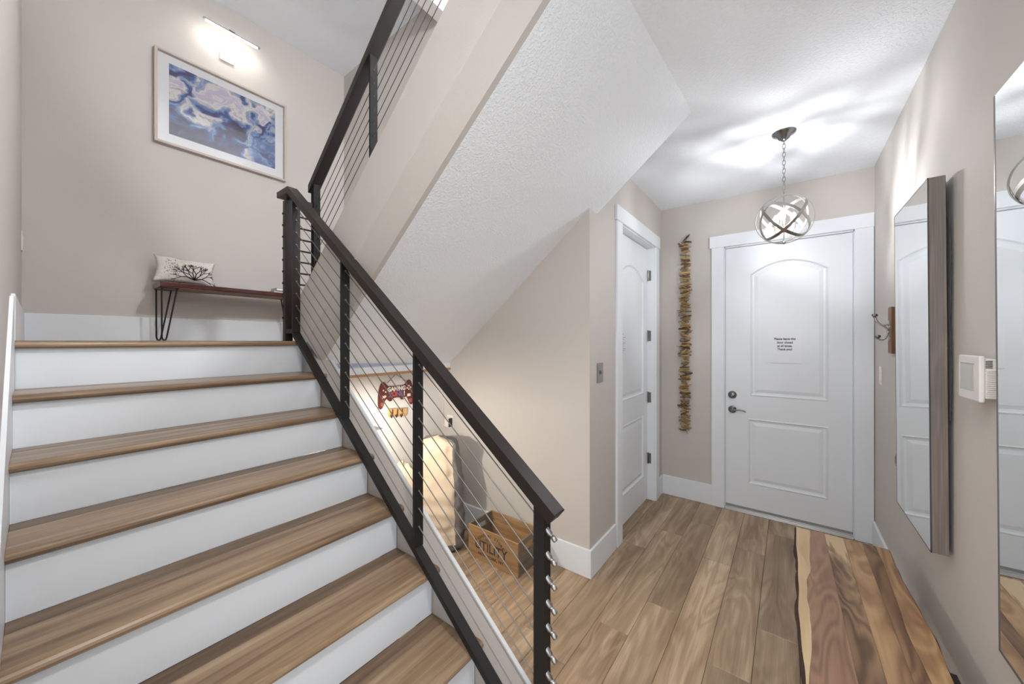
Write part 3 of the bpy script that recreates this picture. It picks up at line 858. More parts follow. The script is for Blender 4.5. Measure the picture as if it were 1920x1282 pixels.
# ---------------------------------------------------------------- right wall: mirrors, hook, thermostat
def lean_mb(mb, z0, a):
    """tip a shape forward (towards -x) above height z0"""
    mb.v = [(p[0] - (p[2] - z0) * a, p[1], p[2]) for p in mb.v]
    return mb
MR = thing('framed_mirror', 'deep wood-sided mirror hanging on the wall between thermostat and coat hook', 'mirror', (0.50, 2.52, 0.7))
z0, z1, ya, yb, xf, xbk = 0.700, 2.242, 2.231, 2.822, 0.4645, 0.515
obj('frame', lean_mb(MB().box(xf + 0.003, xbk, ya, yb, z0, z1, 'z'), z0, 0.0065), M['greige'], MR, 0.0015)
obj('mirror_glass', lean_mb(MB().box(xf, xf + 0.0028, ya + 0.004, yb - 0.004, z0 + 0.004, z1 - 0.004), z0, 0.0065), M['mirror'], MR)
obj('glass_edge', lean_mb(MB().box(xf - 0.0006, xf + 0.003, ya, ya + 0.004, z0, z1).box(xf - 0.0006, xf + 0.003, yb - 0.004, yb, z0, z1).box(xf - 0.0006, xf + 0.003, ya, yb, z0, z0 + 0.004).box(xf - 0.0006, xf + 0.003, ya, yb, z1 - 0.004, z1), z0, 0.0065), M['edge'], MR)
obj('backing', lean_mb(MB().box(xbk, xbk + 0.005, ya + 0.02, yb - 0.02, z0 + 0.02, z1 - 0.02), z0, 0.0065), M['edge'], MR)
obj('hanging_wire', MB().tube([(0.516, ya + 0.004, 2.05), (0.519, ya - 0.002, 1.85), (0.517, ya + 0.006, 1.65), (0.520, ya - 0.003, 1.45), (0.518, ya + 0.004, 1.25)], 0.002, 6), M['edge'], MR)

MF = thing('frameless_mirror', 'tall frameless mirror on the wall above the near end of the wooden bench', 'mirror', (0.51, 1.45, 0.63))
z0, z1, ya, yb = 0.628, 2.317, 1.08, 1.778
obj('mirror_glass', lean_mb(MB().box(0.5095, 0.5125, ya, yb, z0, z1), z0, 0.0062), M['mirror'], MF)
obj('backing', lean_mb(MB().box(0.5125, 0.5165, ya - 0.002, yb + 0.003, z0 - 0.003, z1 + 0.003), z0, 0.0062), M['edge'], MF)
obj('edge_reflection', lean_mb(MB().box(0.5085, 0.5096, yb - 0.006, yb, z0, z1).box(0.5085, 0.5096, ya, yb, z0, z0 + 0.008), z0, 0.0062), plain('dark_edge_reflection', (0.10, 0.095, 0.10), 0.35, 0.0), MF)  # dark strips paint a reflection along the mirror's far and lower edges
obj('mounting_clip', MB().box(0.508, XR, 1.40, 1.43, 0.60, 0.632).box(0.50, XR, 1.40, 1.43, 2.30, 2.33), M['steel'], MF)

HK = thing('coat_hook', 'nickel double coat hook on a brown wooden plaque beside the front door', 'coat hook', (XR, 3.27, 1.49))
obj('plaque', MB().prism([(3.222, 1.50), (3.232, 1.491), (3.308, 1.491), (3.318, 1.50), (3.318, 1.775), (3.308, 1.784), (3.232, 1.784), (3.222, 1.775)], 'x', XR - 0.020, XR, uvlong='per'), M['rackwood'], HK, 0.003)
hk = MB()
hx0 = XR - 0.02
hk.lathe([(0.0, -0.006), (0.014, -0.006), (0.017, 0.0)], (hx0, 3.27, 1.655), 'x', 16)
hk.lathe([(0.0, -0.006), (0.014, -0.006), (0.017, 0.0)], (hx0, 3.27, 1.585), 'x', 16)
hk.box(hx0 - 0.005, hx0, 3.256, 3.284, 1.575, 1.70)
def bez(p, n=8):
    out = []
    for i in range(len(p) - 1):
        a = Vector(p[max(0, i - 1)]); b = Vector(p[i]); c = Vector(p[i + 1]); d = Vector(p[min(len(p) - 1, i + 2)])
        for k in range(n):
            t = k / n
            out.append(0.5 * ((2 * b) + (c - a) * t + (2 * a - 5 * b + 4 * c - d) * t * t + (-a + 3 * b - 3 * c + d) * t ** 3))
    out.append(Vector(p[-1])); return out
hk.tube(bez([(hx0 - 0.066, 3.27, 1.725), (hx0 - 0.058, 3.27, 1.695), (hx0 - 0.038, 3.27, 1.672), (hx0 - 0.016, 3.27, 1.652), (hx0 - 0.010, 3.27, 1.625), (hx0 - 0.014, 3.27, 1.600), (hx0 - 0.026, 3.27, 1.580), (hx0 - 0.044, 3.27, 1.578), (hx0 - 0.052, 3.27, 1.590)]), 0.0055, 10)
hk.tube(bez([(hx0 - 0.034, 3.27, 1.668), (hx0 - 0.016, 3.27, 1.672), (hx0, 3.27, 1.674)]), 0.0045, 8)
hk.tube(bez([(hx0 - 0.010, 3.27, 1.622), (hx0 - 0.004, 3.27, 1.628), (hx0, 3.27, 1.63)]), 0.006, 8)
obj('hook', hk, M['nickel'], HK)
for c in ((hx0 - 0.068, 3.27, 1.734), (hx0 - 0.054, 3.27, 1.598)):
    obj('hook_knob', MB().lathe([(0.0, 0.012), (0.011, 0.010), (0.0155, 0.003), (0.0145, -0.004), (0.006, -0.009), (0.008, -0.013), (0.006, -0.017)], c, 'z', 16), M['darknickel'], HK)

TS = thing('thermostat', 'white wall thermostat with a grey screen between the two mirrors', 'thermostat', (XR, 1.92, 1.37))
obj('front_plate', MB().box(0.487, 0.500, 1.842, 2.02, 1.371, 1.521), M['plastic'], TS, 0.004, seg=2)
bd = MB().box(0.500, XR, 1.836, 2.005, 1.384, 1.512)
obj('body', bd, M['plastic'], TS, 0.003)
rg = MB()
for i in range(17):
    z = 1.388 + i * 0.0066
    if i < 14: rg.box(0.5005, 0.5255, 1.8325, 1.8362, z, z + 0.0036)
obj('ridge', rg, M['plastic'], TS)
vs = MB()
for i in range(5):
    z = 1.483 + i * 0.0052
    vs.box(0.499, 0.513, 1.8350, 1.8362, z, z + 0.0028)
obj('vent_slot', vs, M['darkslot'], TS)
obj('screen', MB().box(0.4855, 0.4872, 1.878, 1.992, 1.404, 1.492), M['screen'], TS)
obj('screen_rim_shadow', MB().box(0.4860, 0.4875, 1.992, 1.996, 1.402, 1.494).box(0.4862, 0.4875, 1.878, 1.996, 1.492, 1.4945), plain('rim_shadow_grey', (0.25, 0.24, 0.23), 0.5), TS)  # grey strips paint the rim's shadow along the top and far side

SW = thing('switch_plate', 'white switch plate on the mirror wall next to the front door', 'light switch', (XR, 3.68, 1.32))
obj('plate', MB().box(XR - 0.006, XR, 3.645, 3.715, 1.255, 1.388), M['plastic'], SW, 0.002)
obj('rocker', MB().box(XR - 0.009, XR - 0.005, 3.664, 3.696, 1.29, 1.353), M['plastic'], SW, 0.001)
SW = thing('metal_switch_plate', 'brushed metal switch plate on the wall near the closet door', 'light switch', (XC, 2.38, 1.35))
obj('plate', MB().box(XC, XC + 0.005, 2.335, 2.435, 1.280, 1.416), M['nickel'], SW, 0.002)
obj('toggle', MB().box(XC + 0.005, XC + 0.013, 2.378, 2.392, 1.338, 1.362), M['darknickel'], SW, 0.002)
SW = thing('landing_switch_plate', 'white switch plate on the stair wall beside the landing', 'light switch', (-4.0, YL, 2.2))
obj('plate', MB().box(-4.10, -4.03, YL, YL + 0.006, 2.17, 2.30), M['plastic'], SW, 0.002)
obj('rocker', MB().box(-4.082, -4.048, YL + 0.006, YL + 0.009, 2.20, 2.27), M['plastic'], SW, 0.001)
DS = thing('door_stop', 'round grey door stop on the wall half hidden by the wood-sided mirror', 'door stop', (XR, 3.05, 0.87))
obj('cup', MB().lathe([(0.0, -0.012), (0.012, -0.012), (0.02, -0.03), (0.034, -0.028), (0.040, -0.012), (0.040, 0.0)], (XR, 3.05, 0.872), 'x', 24), plain('grey_rubber', (0.22, 0.205, 0.19), 0.5), DS)

# ---------------------------------------------------------------- live-edge bench by the right wall
BZ = 0.45
LB = thing('live_edge_bench', 'long wooden bench of striped live-edge boards under the mirrors', 'bench', (0.24, 2.0, 0))
yA, yB = 1.20, 2.775
NB = 46
def edgefn(base, amp, seed):
    return lambda y: base + amp * (noise.noise((y * 1.7, seed, 0)) + 0.5 * noise.noise((y * 4.3, seed + 5, 0)))
e0 = edgefn(0.036, 0.018, 1.0)
e1 = lambda y: 0.052 + 0.048 * max(0, (y - 1.5) / 1.27) + 0.016 * noise.noise((y * 2.6, 3, 0)) + 0.010 * noise.noise((y * 8, 4, 0))
ex = [e0, e1, lambda y: 0.165 + 0.018 * (yB - y) / 1.3, lambda y: 0.245 + 0.010 * (yB - y), lambda y: 0.322 + 0.004 * (yB - y), edgefn(0.372, 0.012, 8.0), edgefn(0.428, 0.018, 11.0)]
def strip(fa, fb, z0, z1):
    mb = MB(); v = []; f = []; uvs = []
    for i in range(NB + 1):
        y = yA + (yB - yA) * i / NB
        a, b = fa(y) + 0.0003, fb(y) - 0.0003
        v += [(a, y, z0), (b, y, z0), (b, y, z1), (a, y, z1)]
    for i in range(NB):
        o = i * 4
        for k in range(4):
            l = (k + 1) % 4
            q = (o + k, o + l, o + 4 + l, o + 4 + k); f.append(q)
            uvs.append([(v[t][0] + v[t][2], v[t][1]) for t in q])
    f += [(3, 2, 1, 0), tuple(NB * 4 + t for t in range(4))]; uvs += [[(v[t][0], v[t][2]) for t in f[-2]], [(v[t][0], v[t][2]) for t in f[-1]]]
    return mb.add(v, f, uvs)
tt = 0.034
mats = ['tablelight', 'tablered', 'tablelight', 'tabledark', 'tablemid', 'tablemid']
mats = ['tablelight', 'tablered', 'tablemid', 'tabledark', 'tabledark', 'tablelight']
mats = ['tablelight', 'tablered', 'tabledark', 'tablemid', 'tablebrown', 'tablemid']
for a, b, m in zip(ex, ex[1:], mats):
    obj('bench_board', strip(a, b, BZ - tt, BZ), M[m], LB)
obj('bark_edge', strip(lambda y: e0(y) - 0.009 - 0.009 * noise.noise((y * 9, 2, 0)), e0, BZ - tt, BZ - 0.004), M['bark'], LB)
obj('bark_edge', strip(ex[6], lambda y: ex[6](y) + 0.004 + 0.004 * noise.noise((y * 9, 4, 0)), BZ - tt, BZ - 0.006), M['bark'], LB)
for y, xo in ((1.34, 0.40), (1.89, 0.462), (2.60, 0.395)):
    lg = MB()
    lg.box(0.075, xo, y - 0.04, y + 0.04, BZ - tt - 0.008, BZ - tt - 0.0005)
    lg.box(0.075, xo, y - 0.04, y + 0.04, 0.0, 0.008)
    lg.box(0.075, 0.083, y - 0.04, y + 0.04, 0.008, BZ - tt - 0.008)
    lg.box(xo - 0.008, xo, y - 0.04, y + 0.04, 0.008, BZ - tt - 0.008)
    obj('leg', lg, M['black'], LB, 0.001)

# ---------------------------------------------------------------- picture, picture light
PT = thing('framed_picture', 'framed abstract blue and violet wave print above the landing', 'picture', (XP, 1.09, 3.23))
py0, py1, pz0, pz1, fx = 0.59, 1.585, 3.236, 4.028, XP + 0.045
fw = 0.020
fr = MB()
fr.box(XP + 0.002, fx, py0, py0 + fw, pz0, pz1).box(XP + 0.002, fx, py1 - fw, py1, pz0, pz1).box(XP + 0.002, fx, py0 + fw, py1 - fw, pz1 - fw, pz1).box(XP + 0.002, fx, py0 + fw, py1 - fw, pz0, pz0 + fw)
obj('frame', fr, M['paleframe'], PT, 0.0015)
obj('mat_board', MB().box(XP + 0.004, XP + 0.010, py0 + fw, py1 - fw, pz0 + fw, pz1 - fw), M['mat'], PT)
mg = 0.095
art = MB()
ay0, ay1, az0, az1 = py0 + mg, py1 - mg, pz0 + mg + 0.01, pz1 - mg + 0.01
art.add([(XP + 0.0108, ay0, az0), (XP + 0.0108, ay1, az0), (XP + 0.0108, ay1, az1), (XP + 0.0108, ay0, az1)], [(0, 1, 2, 3)], [[(0, 0), (1.3, 0), (1.3, 1), (0, 1)]])
obj('print', art, M['art'], PT)
obj('glazing', MB().box(XP + 0.022, XP + 0.024, py0 + fw, py1 - fw, pz0 + fw, pz1 - fw), M['glass'], PT)

PL = thing('picture_light', 'lit slim bar picture light on the wall above the framed print', 'picture light', (XP, 1.10, 4.25))
obj('wall_plate', MB().box(XP, XP + 0.014, 1.032, 1.142, 4.195, 4.315), M['plastic'], PL, 0.002)
bx = XP + 0.13
bz = 4.405
obj('arm', MB().tube([(XP + 0.01, 1.072, 4.305), (XP + 0.06, 1.072, 4.40), (bx, 1.072, bz + 0.012)], 0.004, 8).tube([(XP + 0.01, 1.104, 4.305), (XP + 0.06, 1.104, 4.40), (bx, 1.104, bz + 0.012)], 0.004, 8), M['plastic'], PL)
obj('bar', MB().box(bx - 0.012, bx + 0.012, 0.885, 1.315, bz + 0.001, bz + 0.012).box(bx - 0.016, bx + 0.016, 1.07, 1.115, bz + 0.012, bz + 0.02), M['steel'], PL, 0.001)
obj('led_tube', MB().box(bx - 0.007, bx + 0.007, 0.905, 1.295, bz - 0.006, bz), M['tube'], PL)

# ---------------------------------------------------------------- landing bench, pillow, books
HB = thing('hairpin_bench', 'red-brown wooden bench with black hairpin legs on the landing', 'bench', (-4.0, 1.07, ZT))
bx0, bx1, by0, by1, bzt = -4.155, -3.85, 0.577, 1.615, 2.030
obj('bench_top', MB().box(bx0, bx1, by0, by1, bzt - 0.036, bzt), M['bench'], HB, 0.003)
obj('bench_underside', MB().box(bx0 + 0.01, bx1 - 0.01, by0 + 0.01, by1 - 0.01, bzt - 0.039, bzt - 0.036), M['benchunder'], HB)
for cx_ in (bx0 + 0.045, bx1 - 0.045):
    for cy_, sgn in ((by0 + 0.06, -1), (by1 - 0.06, 1)):
        fy = cy_ + sgn * 0.03
        hp_ = [(cx_, cy_ - 0.045, bzt - 0.04), (cx_, fy - 0.014, ZT + 0.03), (cx_, fy - 0.008, ZT + 0.010), (cx_, fy, ZT + 0.006), (cx_, fy + 0.008, ZT + 0.010), (cx_, fy + 0.014, ZT + 0.03), (cx_, cy_ + 0.045, bzt - 0.04)]
        obj('hairpin_leg', MB().tube(hp_, 0.0055, 8).box(cx_ - 0.02, cx_ + 0.02, cy_ - 0.055, cy_ + 0.055, bzt - 0.042, bzt - 0.039), M['black'], HB)

# pillow
def pillow_mesh(w, h, t, n=30):
    mb = MB(); v = []; f = []
    def prof(u, vv):
        e = (1 - abs(u) ** 2.6) * (1 - abs(vv) ** 2.6)
        return max(0.0, e) ** 0.5
    for side in (1, -1):
        for j in range(n + 1):
            for i in range(n + 1):
                u = -1 + 2 * i / n; q = -1 + 2 * j / n
                px = u * (1 - 0.12 * (1 - q * q)) ; pz = q * (1 - 0.15 * (1 - u * u))
                th_ = prof(u, q) * t / 2 * (1 + 0.16 * noise.noise((u * 2.5, q * 2.5, side * 3.0)) + 0.1 * noise.noise((u * 7, q * 7, side)))
                v.append((px * w / 2, -side * th_, pz * h / 2 + 0.006 * noise.noise((u * 3, q * 3, 9))))
    k = (n + 1) * (n + 1)
    for s_ in (0, 1):
        for j in range(n):
            for i in range(n):
                a = s_ * k + j * (n + 1) + i
                f.append((a, a + 1, a + n + 2, a + n + 1) if s_ == 0 else (a, a + n + 1, a + n + 2, a + 1))
    return mb.add(v, f, None, 0, True)
PW_ = obj('throw_pillow', pillow_mesh(0.40, 0.235, 0.12), M['pillow'], merge=True)
tag(PW_, 'white lumbar pillow with a black coral motif on the landing bench', 'pillow')
PW_.location = (-4.07, 0.765, 2.157)
PW_.rotation_euler = (math.radians(-14), math.radians(3), math.radians(84))
co = MB(); rc = random.Random(11)
def surf(u, q):
    e = max(0.0, (1 - abs(u) ** 2.6) * (1 - abs(q) ** 2.6)) ** 0.5
    th_ = e * 0.06 * (1 + 0.16 * noise.noise((u * 2.5, q * 2.5, 3.0)) + 0.1 * noise.noise((u * 7, q * 7, 1)))
    return Vector((u * (1 - 0.12 * (1 - q * q)) * 0.20, -th_ - 0.001, q * (1 - 0.15 * (1 - u * u)) * 0.1175))
def grow(u, q, ang, ln, r, depth):
    pts = []
    for i in range(4):
        t = i / 3
        pts.append(surf(u + math.cos(ang) * ln * t / 1.7, q + math.sin(ang) * ln * t))
    co.tube(pts, [r, r * 0.95, r * 0.9, r * 0.8], 5)
    if depth == 0: return
    u2, q2 = u + math.cos(ang) * ln / 1.7, q + math.sin(ang) * ln
    for d in (-0.5, 0.42) if depth > 1 else (-0.45, 0.1, 0.5):
        grow(u2, q2, ang + d + rc.gauss(0, 0.15), ln * (0.72 + 0.15 * rc.random()), r * 0.78, depth - 1)
for a in (0.35, 0.85, 1.35, 1.8, 2.3, 2.8):
    grow(0.30, -0.80, a, 0.47, 0.0042, 3)
obj('coral_motif', co, M['blackthread']).parent = PW_
sq = MB()
for i in range(70):
    u, q = -0.45 + rc.gauss(0, 0.17), 0.05 + rc.gauss(0, 0.32)
    if abs(u) < 0.9 and abs(q) < 0.85:
        p = surf(u, q); sq.lathe([(0.0, -0.0022), (0.0035, -0.0012), (0.004, 0.0)], p, 'y', 7)
so = obj('sequin_motif', sq, M['sequin']); so.parent = PW_; so['kind'] = 'stuff'
for nm, lab, z, dy, dx, m in (('book', 'lower of two thin books on the landing bench behind the newel post', bzt + 0.0005, 0.0, 0.0, 'bookdark'), ('book', 'upper of two thin books on the landing bench behind the newel post', bzt + 0.0275, 0.02, 0.01, 'bookwhite')):
    bk = thing(nm, lab, 'book', (-3.99, 1.50, z), 'books on the landing bench')
    y0, y1, x0, x1 = 1.385 + dy, 1.585 + dy * 0.5, -4.09 + dx, -3.94 + dx
    obj('cover', MB().box(x0, x1, y0, y1, z, z + 0.003).box(x0, x1, y0, y1, z + 0.022, z + 0.025).box(x0, x0 + 0.003, y0, y1, z + 0.003, z + 0.022), M[m], bk, 0.001)
    obj('pages', MB().box(x0 + 0.004, x1 - 0.004, y0 + 0.003, y1 - 0.003, z + 0.0032, z + 0.0218), M['paper'], bk)

# ---------------------------------------------------------------- nook: crate, bean bag, sign, hooks, plug
CR = thing('wooden_crate', 'open wooden utility crate on the floor of the nook', 'crate', (-1.65, 2.06, 0))
cx0, cx1, cy0, cy1, ch = -1.876, -1.422, 1.928, 2.196, 0.228
t = 0.012
obj('front_panel', MB().box(cx0, cx1, cy0, cy0 + t, 0.002, ch), M['crate'], CR, 0.0015)
obj('back_panel', MB().box(cx0, cx1, cy1 - t, cy1, 0.002, ch), M['crate'], CR, 0.0015)
def end_panel(x):
    mb = MB(); y0, y1 = cy0 + t + 0.0003, cy1 - t - 0.0003; ym = (y0 + y1) / 2
    mb.box(x, x + t, y0, y1, 0.002, 0.150, 'y').box(x, x + t, y0, y1, 0.188, ch, 'y')
    mb.box(x, x + t, y0, ym - 0.055, 0.150, 0.188, 'y').box(x, x + t, ym + 0.055, y1, 0.150, 0.188, 'y')
    return mb
obj('end_panel', end_panel(cx0), M['crateend'], CR)
obj('end_panel', end_panel(cx1 - t), M['crateend'], CR)
obj('bottom', MB().box(cx0 + t, cx1 - t, cy0 + t, cy1 - t, 0.004, 0.014), M['crate'], CR)
for s, z, sz, b in (('UTILITY', 0.108, 0.092, 0.0012), ('NEW YORK, NY', 0.048, 0.027, 0.0006)):
    obj('printed_text', text_mb(s, sz, plane_mat(((cx0 + cx1) / 2 - 0.012, cy0 - 0.0004, z), (1, 0, 0), (0, 0, 1)), 0.0002, bold=b, xs=0.92 if len(s) < 9 else 1.2), M['ink'], CR)
ar = MB(); txt = 'GENERAL STORE'; R = 0.160; cxm = (cx0 + cx1) / 2 - 0.012; czm = 0.197 - R
for i, ch_ in enumerate(txt):
    if ch_ == ' ': continue
    a = math.pi / 2 + 0.78 - 1.56 * i / (len(txt) - 1)
    p = (cxm + R * math.cos(a), cy0 - 0.0004, czm + R * math.sin(a))
    t_ = text_mb(ch_, 0.026, plane_mat(p, (math.sin(a), 0, -math.cos(a)), (math.cos(a), 0, math.sin(a))), 0.0002, bold=0.0007)
    ar.add(t_.v, t_.f)
t_ = text_mb('EST.', 0.018, plane_mat((cxm - 0.03, cy0 - 0.0004, 0.162), (1, 0, 0), (0, 0, 1)), 0.0002, bold=0.0004); ar.add(t_.v, t_.f)
obj('printed_text', ar, M['ink'], CR)

# bean bag: one lumpy surface, its cream front cut out as a part
BG = thing('bean_bag', 'grey bean bag chair with a cream front panel in the nook corner', 'bean bag', (-2.17, 1.86, 0))
fwd = Vector((0.62, -0.785, 0)); sid = Vector((0.785, 0.62, 0))
body, panel = MB(), MB()
n_a, n_z = 56, 40
def bagpt(i, j):
    a = 2 * math.pi * i / n_a; h = j / n_z
    ca, sa = math.cos(a), math.sin(a)
    w = 0.200 * (1 - 0.30 * h ** 2.2); d = 0.165 * (1 - 0.52 * h ** 1.2) 
    ex_ = 0.55
    cu = math.copysign(abs(ca) ** ex_, ca); su = math.copysign(abs(sa) ** ex_, sa)
    cap = 1.0
    if h > 0.93: cap = math.sqrt(max(0, 1 - ((h - 0.93) / 0.07) ** 2))
    if h < 0.10: cap = 0.80 + 0.20 * math.sqrt(max(0, 1 - ((0.10 - h) / 0.10) ** 2))
    z = 0.83 * h
    wr = 0.018 * noise.noise((cu * 2, su * 2, z * 16)) + 0.016 * noise.noise((cu * 4 + 7, su * 4, z * 7))
    if 0.17 < h < 0.23: wr -= 0.014 * (1 - abs(h - 0.20) / 0.03)
    lean = -0.02 * h
    p = Vector((-2.165, 1.89, 0)) + sid * (cu * (w + wr)) * cap + fwd * ((su * (d + wr)) * cap + lean)
    p.z = z + 0.012 * noise.noise((cu * 2, su * 2, 5)) * h + 0.001
    p.x = max(p.x, XN + 0.02); p.y = min(p.y, YW - 0.03)
    return p
for j in range(n_z):
    for i in range(n_a):
        q = [bagpt(i, j), bagpt(i + 1, j), bagpt(i + 1, j + 1), bagpt(i, j + 1)]
        a = 360 * (i + 0.5) / n_a
        tgt = panel if (52 < a < 150 and j >= 3) else body
        tgt.add(q, [(0, 1, 2, 3)], None, 0, True)
obj('body', body, M['greyfab'], BG, merge=True)
obj('front_panel', panel, M['cream'], BG, merge=True)
lobe = MB()
for j in range(20):
    for i in range(28):
        def lp(i, j):
            a = 2 * math.pi * i / 28; b = -math.pi / 2 + math.pi * j / 20
            r = 1 + 0.16 * noise.noise((math.cos(a) * 1.6, math.sin(a) * 1.6, b * 2)) + 0.07 * noise.noise((math.cos(a) * 4, math.sin(a) * 4, b * 5))
            p = Vector((-2.335, 1.70, 0.315)) + Vector((0.125 * math.cos(a) * math.cos(b), 0.115 * math.sin(a) * math.cos(b), 0.315 * math.copysign(abs(math.sin(b)) ** 0.8, math.sin(b)))) * r
            p.x = max(p.x, XN + 0.012); p.z = max(p.z, 0.002)
            return p
        lobe.add([lp(i, j), lp(i + 1, j), lp(i + 1, j + 1), lp(i, j + 1)], [(0, 1, 2, 3)], None, 0, True)
obj('side_lobe', lobe, M['cream'], BG, merge=True)

# game-controller shaped sign
SG = thing('gaming_sign', 'dark red controller-shaped sign hanging on the nook wall', 'sign', (XN, 1.73, 1.07))
sx = XN + 0.012
half = [(0.0, 0.045), (0.22, 0.047), (0.27, 0.062), (0.33, 0.084), (0.39, 0.085), (0.44, 0.066), (0.475, 0.03), (0.495, -0.02), (0.50, -0.075), (0.485, -0.108), (0.44, -0.122), (0.39, -0.113), (0.355, -0.085), (0.32, -0.060), (0.27, -0.045), (0.235, -0.058), (0.19, -0.070), (0.14, -0.068), (0.10, -0.050), (0.0, -0.046)]
W = 0.325
outl = [(u * W, v) for u, v in half] + [(-u * W, v) for u, v in reversed(half[1:-1])]
SGY, SGZ = 1.732, 1.168
obj('sign_board', MB().prism([(SGY + a, SGZ + b) for a, b in outl], 'x', XN + 0.003, sx), M['signred'], SG)
def on_sign(s, y, z, sz, mat, b=0.0015, xs=1.0):
    obj('printed_text', text_mb(s, sz, plane_mat((sx + 0.0006, SGY + y, SGZ + z), (0, 1, 0), (0, 0, 1)), 0.0004, bold=b, xs=xs), M[mat], SG)
on_sign('GAMING', 0.0, 0.022, 0.046, 'signwhite', 0.002, 0.92)
on_sign('Z', -0.055, -0.020, 0.05, 'signpurple', 0.002); on_sign('O', -0.022, -0.017, 0.05, 'signorange', 0.002)
on_sign('N', 0.014, -0.020, 0.05, 'signpurple', 0.002); on_sign('E', 0.046, -0.020, 0.05, 'signpurple', 0.002); on_sign('!', 0.072, -0.020, 0.05, 'signwhite', 0.002)
on_sign('XP', -0.110, -0.030, 0.026, 'signwhite')
dc = MB()
for y, z in ((-0.118, 0.022), (-0.098, 0.008), (0.118, 0.036), (0.100, 0.020), (0.134, 0.022), (0.116, 0.008)):
    dc.lathe([(0.0, 0.0012), (0.0065, 0.001), (0.007, 0.0)], (sx, SGY + y, SGZ + z), 'x', 10)
obj('button_dot', dc, M['signwhite'], SG)
dc = MB()
for y, z, s_ in ((-0.128, -0.085, 0.013), (0.132, -0.085, 0.015)):
    dc.box(sx, sx + 0.001, SGY + y - s_, SGY + y + s_, SGZ + z - s_, SGZ + z + s_)
obj('printed_patch', dc, M['signpink'], SG)
dc = MB()
dc.box(sx, sx + 0.001, SGY + 0.100, SGY + 0.132, SGZ - 0.050, SGZ - 0.028).box(sx, sx + 0.001, SGY + 0.06, SGY + 0.085, SGZ - 0.062, SGZ - 0.052)
obj('printed_mark', dc, M['signwhite'], SG)
obj('hanging_cord', MB().tube([(sx, SGY - 0.085, SGZ + 0.075), (XN + 0.006, SGY - 0.004, 1.308), (sx, SGY + 0.09, SGZ + 0.078)], 0.0022, 6), M['twine'], SG)
obj('nail', MB().cyl((XN, SGY - 0.004, 1.309), (XN + 0.012, SGY - 0.004, 1.310), 0.003, 8), M['steel'], SG)

KR = thing('key_rack', 'small pale wood rack with three black hooks under the controller sign', 'hook rack', (XN, 1.73, 0.98))
ca, sa = math.cos(-0.10), math.sin(-0.10)
uy = Vector((0, ca, sa)); uz = Vector((0, -sa, ca))
kc = Vector((XN + 0.010, 1.742, 1.002))
obj('rack_board', MB().obox(kc, (1, 0, 0), uy, uz, 0.018, 0.165, 0.062), M['hookwood'], KR, 0.001)
for i in range(3):
    c = kc + uy * (-0.055 + 0.045 * i) + Vector((0.009, 0, 0))
    pts = bez([c + uz * 0.028, c + uz * 0.01 + Vector((0.003, 0, 0)), c - uz * 0.02 + Vector((0.006, 0, 0)) - uy * 0.002, c - uz * 0.034 + Vector((0.014, 0, 0)) - uy * 0.012, c - uz * 0.026 + Vector((0.022, 0, 0)) - uy * 0.024, c - uz * 0.012 + Vector((0.022, 0, 0)) - uy * 0.028], 5)
    obj('hook', MB().tube(pts, 0.0042, 6), M['ink'], KR)

PG = thing('plug_in_adapter', 'white plug-in adapter with a thin cord on the nook wall', 'adapter', (-2.38, YW, 0.84))
obj('wall_plate', MB().box(-2.425, -2.345, YW - 0.006, YW, 0.80, 0.915), M['plastic'], PG, 0.002)
obj('adapter_body', MB().box(-2.412, -2.362, YW - 0.045, YW - 0.006, 0.815, 0.895), M['plastic'], PG, 0.004, seg=2)
obj('adapter_side', MB().box(-2.361, -2.352, YW - 0.045, YW - 0.004, 0.818, 0.892), M['ink'], PG)
obj('cord', MB().tube(bez([(-2.40, YW - 0.04, 0.82), (-2.435, YW - 0.05, 0.84), (-2.462, YW - 0.03, 0.90), (-2.468, YW - 0.012, 0.985), (-2.470, YW - 0.010, 1.02)], 6), 0.0018, 6), M['plastic'], PG)

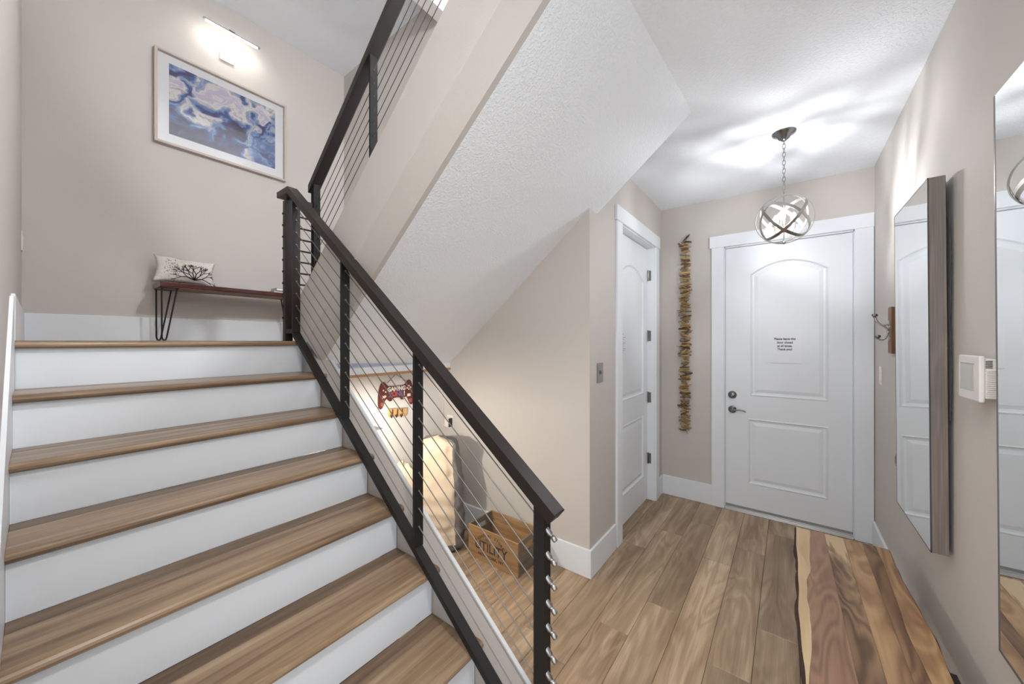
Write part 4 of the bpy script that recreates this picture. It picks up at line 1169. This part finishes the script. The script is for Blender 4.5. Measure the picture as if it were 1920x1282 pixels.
# puck lamp on the back of the low stair wall, lighting the nook
PKX, PKY, PKZ = -2.06, 1.235, 1.0
PK = thing('puck_lamp', 'small hidden puck lamp on the nook side of the low stair wall', 'lamp', (PKX, 1.166, PKZ))
obj('housing', MB().box(PKX - 0.03, PKX + 0.03, 1.166, 1.18, PKZ - 0.02, PKZ + 0.02).box(PKX - 0.055, PKX + 0.055, 1.18, PKY + 0.07, PKZ + 0.022, PKZ + 0.028), M['plastic'], PK)
obj('bulb', MB().lathe([(0.0, -0.02), (0.012, -0.018), (0.016, -0.008), (0.016, 0.018)], (PKX, PKY, PKZ), 'z', 14), emit('lit_puck', (1.0, 0.90, 0.77), 1500.0), PK)

# ---------------------------------------------------------------- out of view: added hall fill light, upper globe
def fill_fixture(name, label, loc, watts, size, col=(1, 0.96, 0.91)):
    f = thing(name, label, 'fill light', loc)
    obj('trim_ring', MB().lathe([(size / 2, 0.0), (size / 2 + 0.02, -0.002), (size / 2 + 0.02, -0.010), (size / 2, -0.012)], loc, 'z', 28), M['plastic'], f)
    ld = bpy.data.lights.new(name, 'AREA'); ld.shape = 'DISK'; ld.size = size; ld.energy = watts; ld.color = col
    lo = bpy.data.objects.new('lamp', ld); COL.objects.link(lo); lo.parent = f; lo.location = (0, 0, -0.004)
fill_fixture('fill_downlight', 'added unseen fill light in the hall ceiling above the viewer', (-0.02, 0.25, ZC), FILL_DOWN_W, 0.16)  # lamp added out of view to fill the hall and lower treads

LX, LY, LZ = -0.4, 1.45, 3.95
UF = thing('globe_pendant', 'opal globe pendant hanging over the upper stair flight', 'pendant lamp', (LX, LY, ZU))
obj('canopy', MB().lathe([(0.0, -0.03), (0.05, -0.025), (0.06, 0.0)], (LX, LY, ZU), 'z', 24), M['nickel'], UF)
obj('rod', MB().cyl((LX, LY, ZU - 0.02), (LX, LY, LZ + 0.078), 0.006, 8), M['nickel'], UF)
gl = MB()
gl.lathe([(0.08 * math.sin(math.pi * i / 12), -0.08 * math.cos(math.pi * i / 12)) for i in range(13)], (LX, LY, LZ), 'z', 24)
obj('globe', gl, emit('lit_opal_globe', (0.97, 0.98, 1.0), UPPER_E), UF)
struct('wall_upper', MB().box(0.9, 1.0, YL - 0.12, YW + 0.12, ZC + 0.25, ZU), M['wall'])
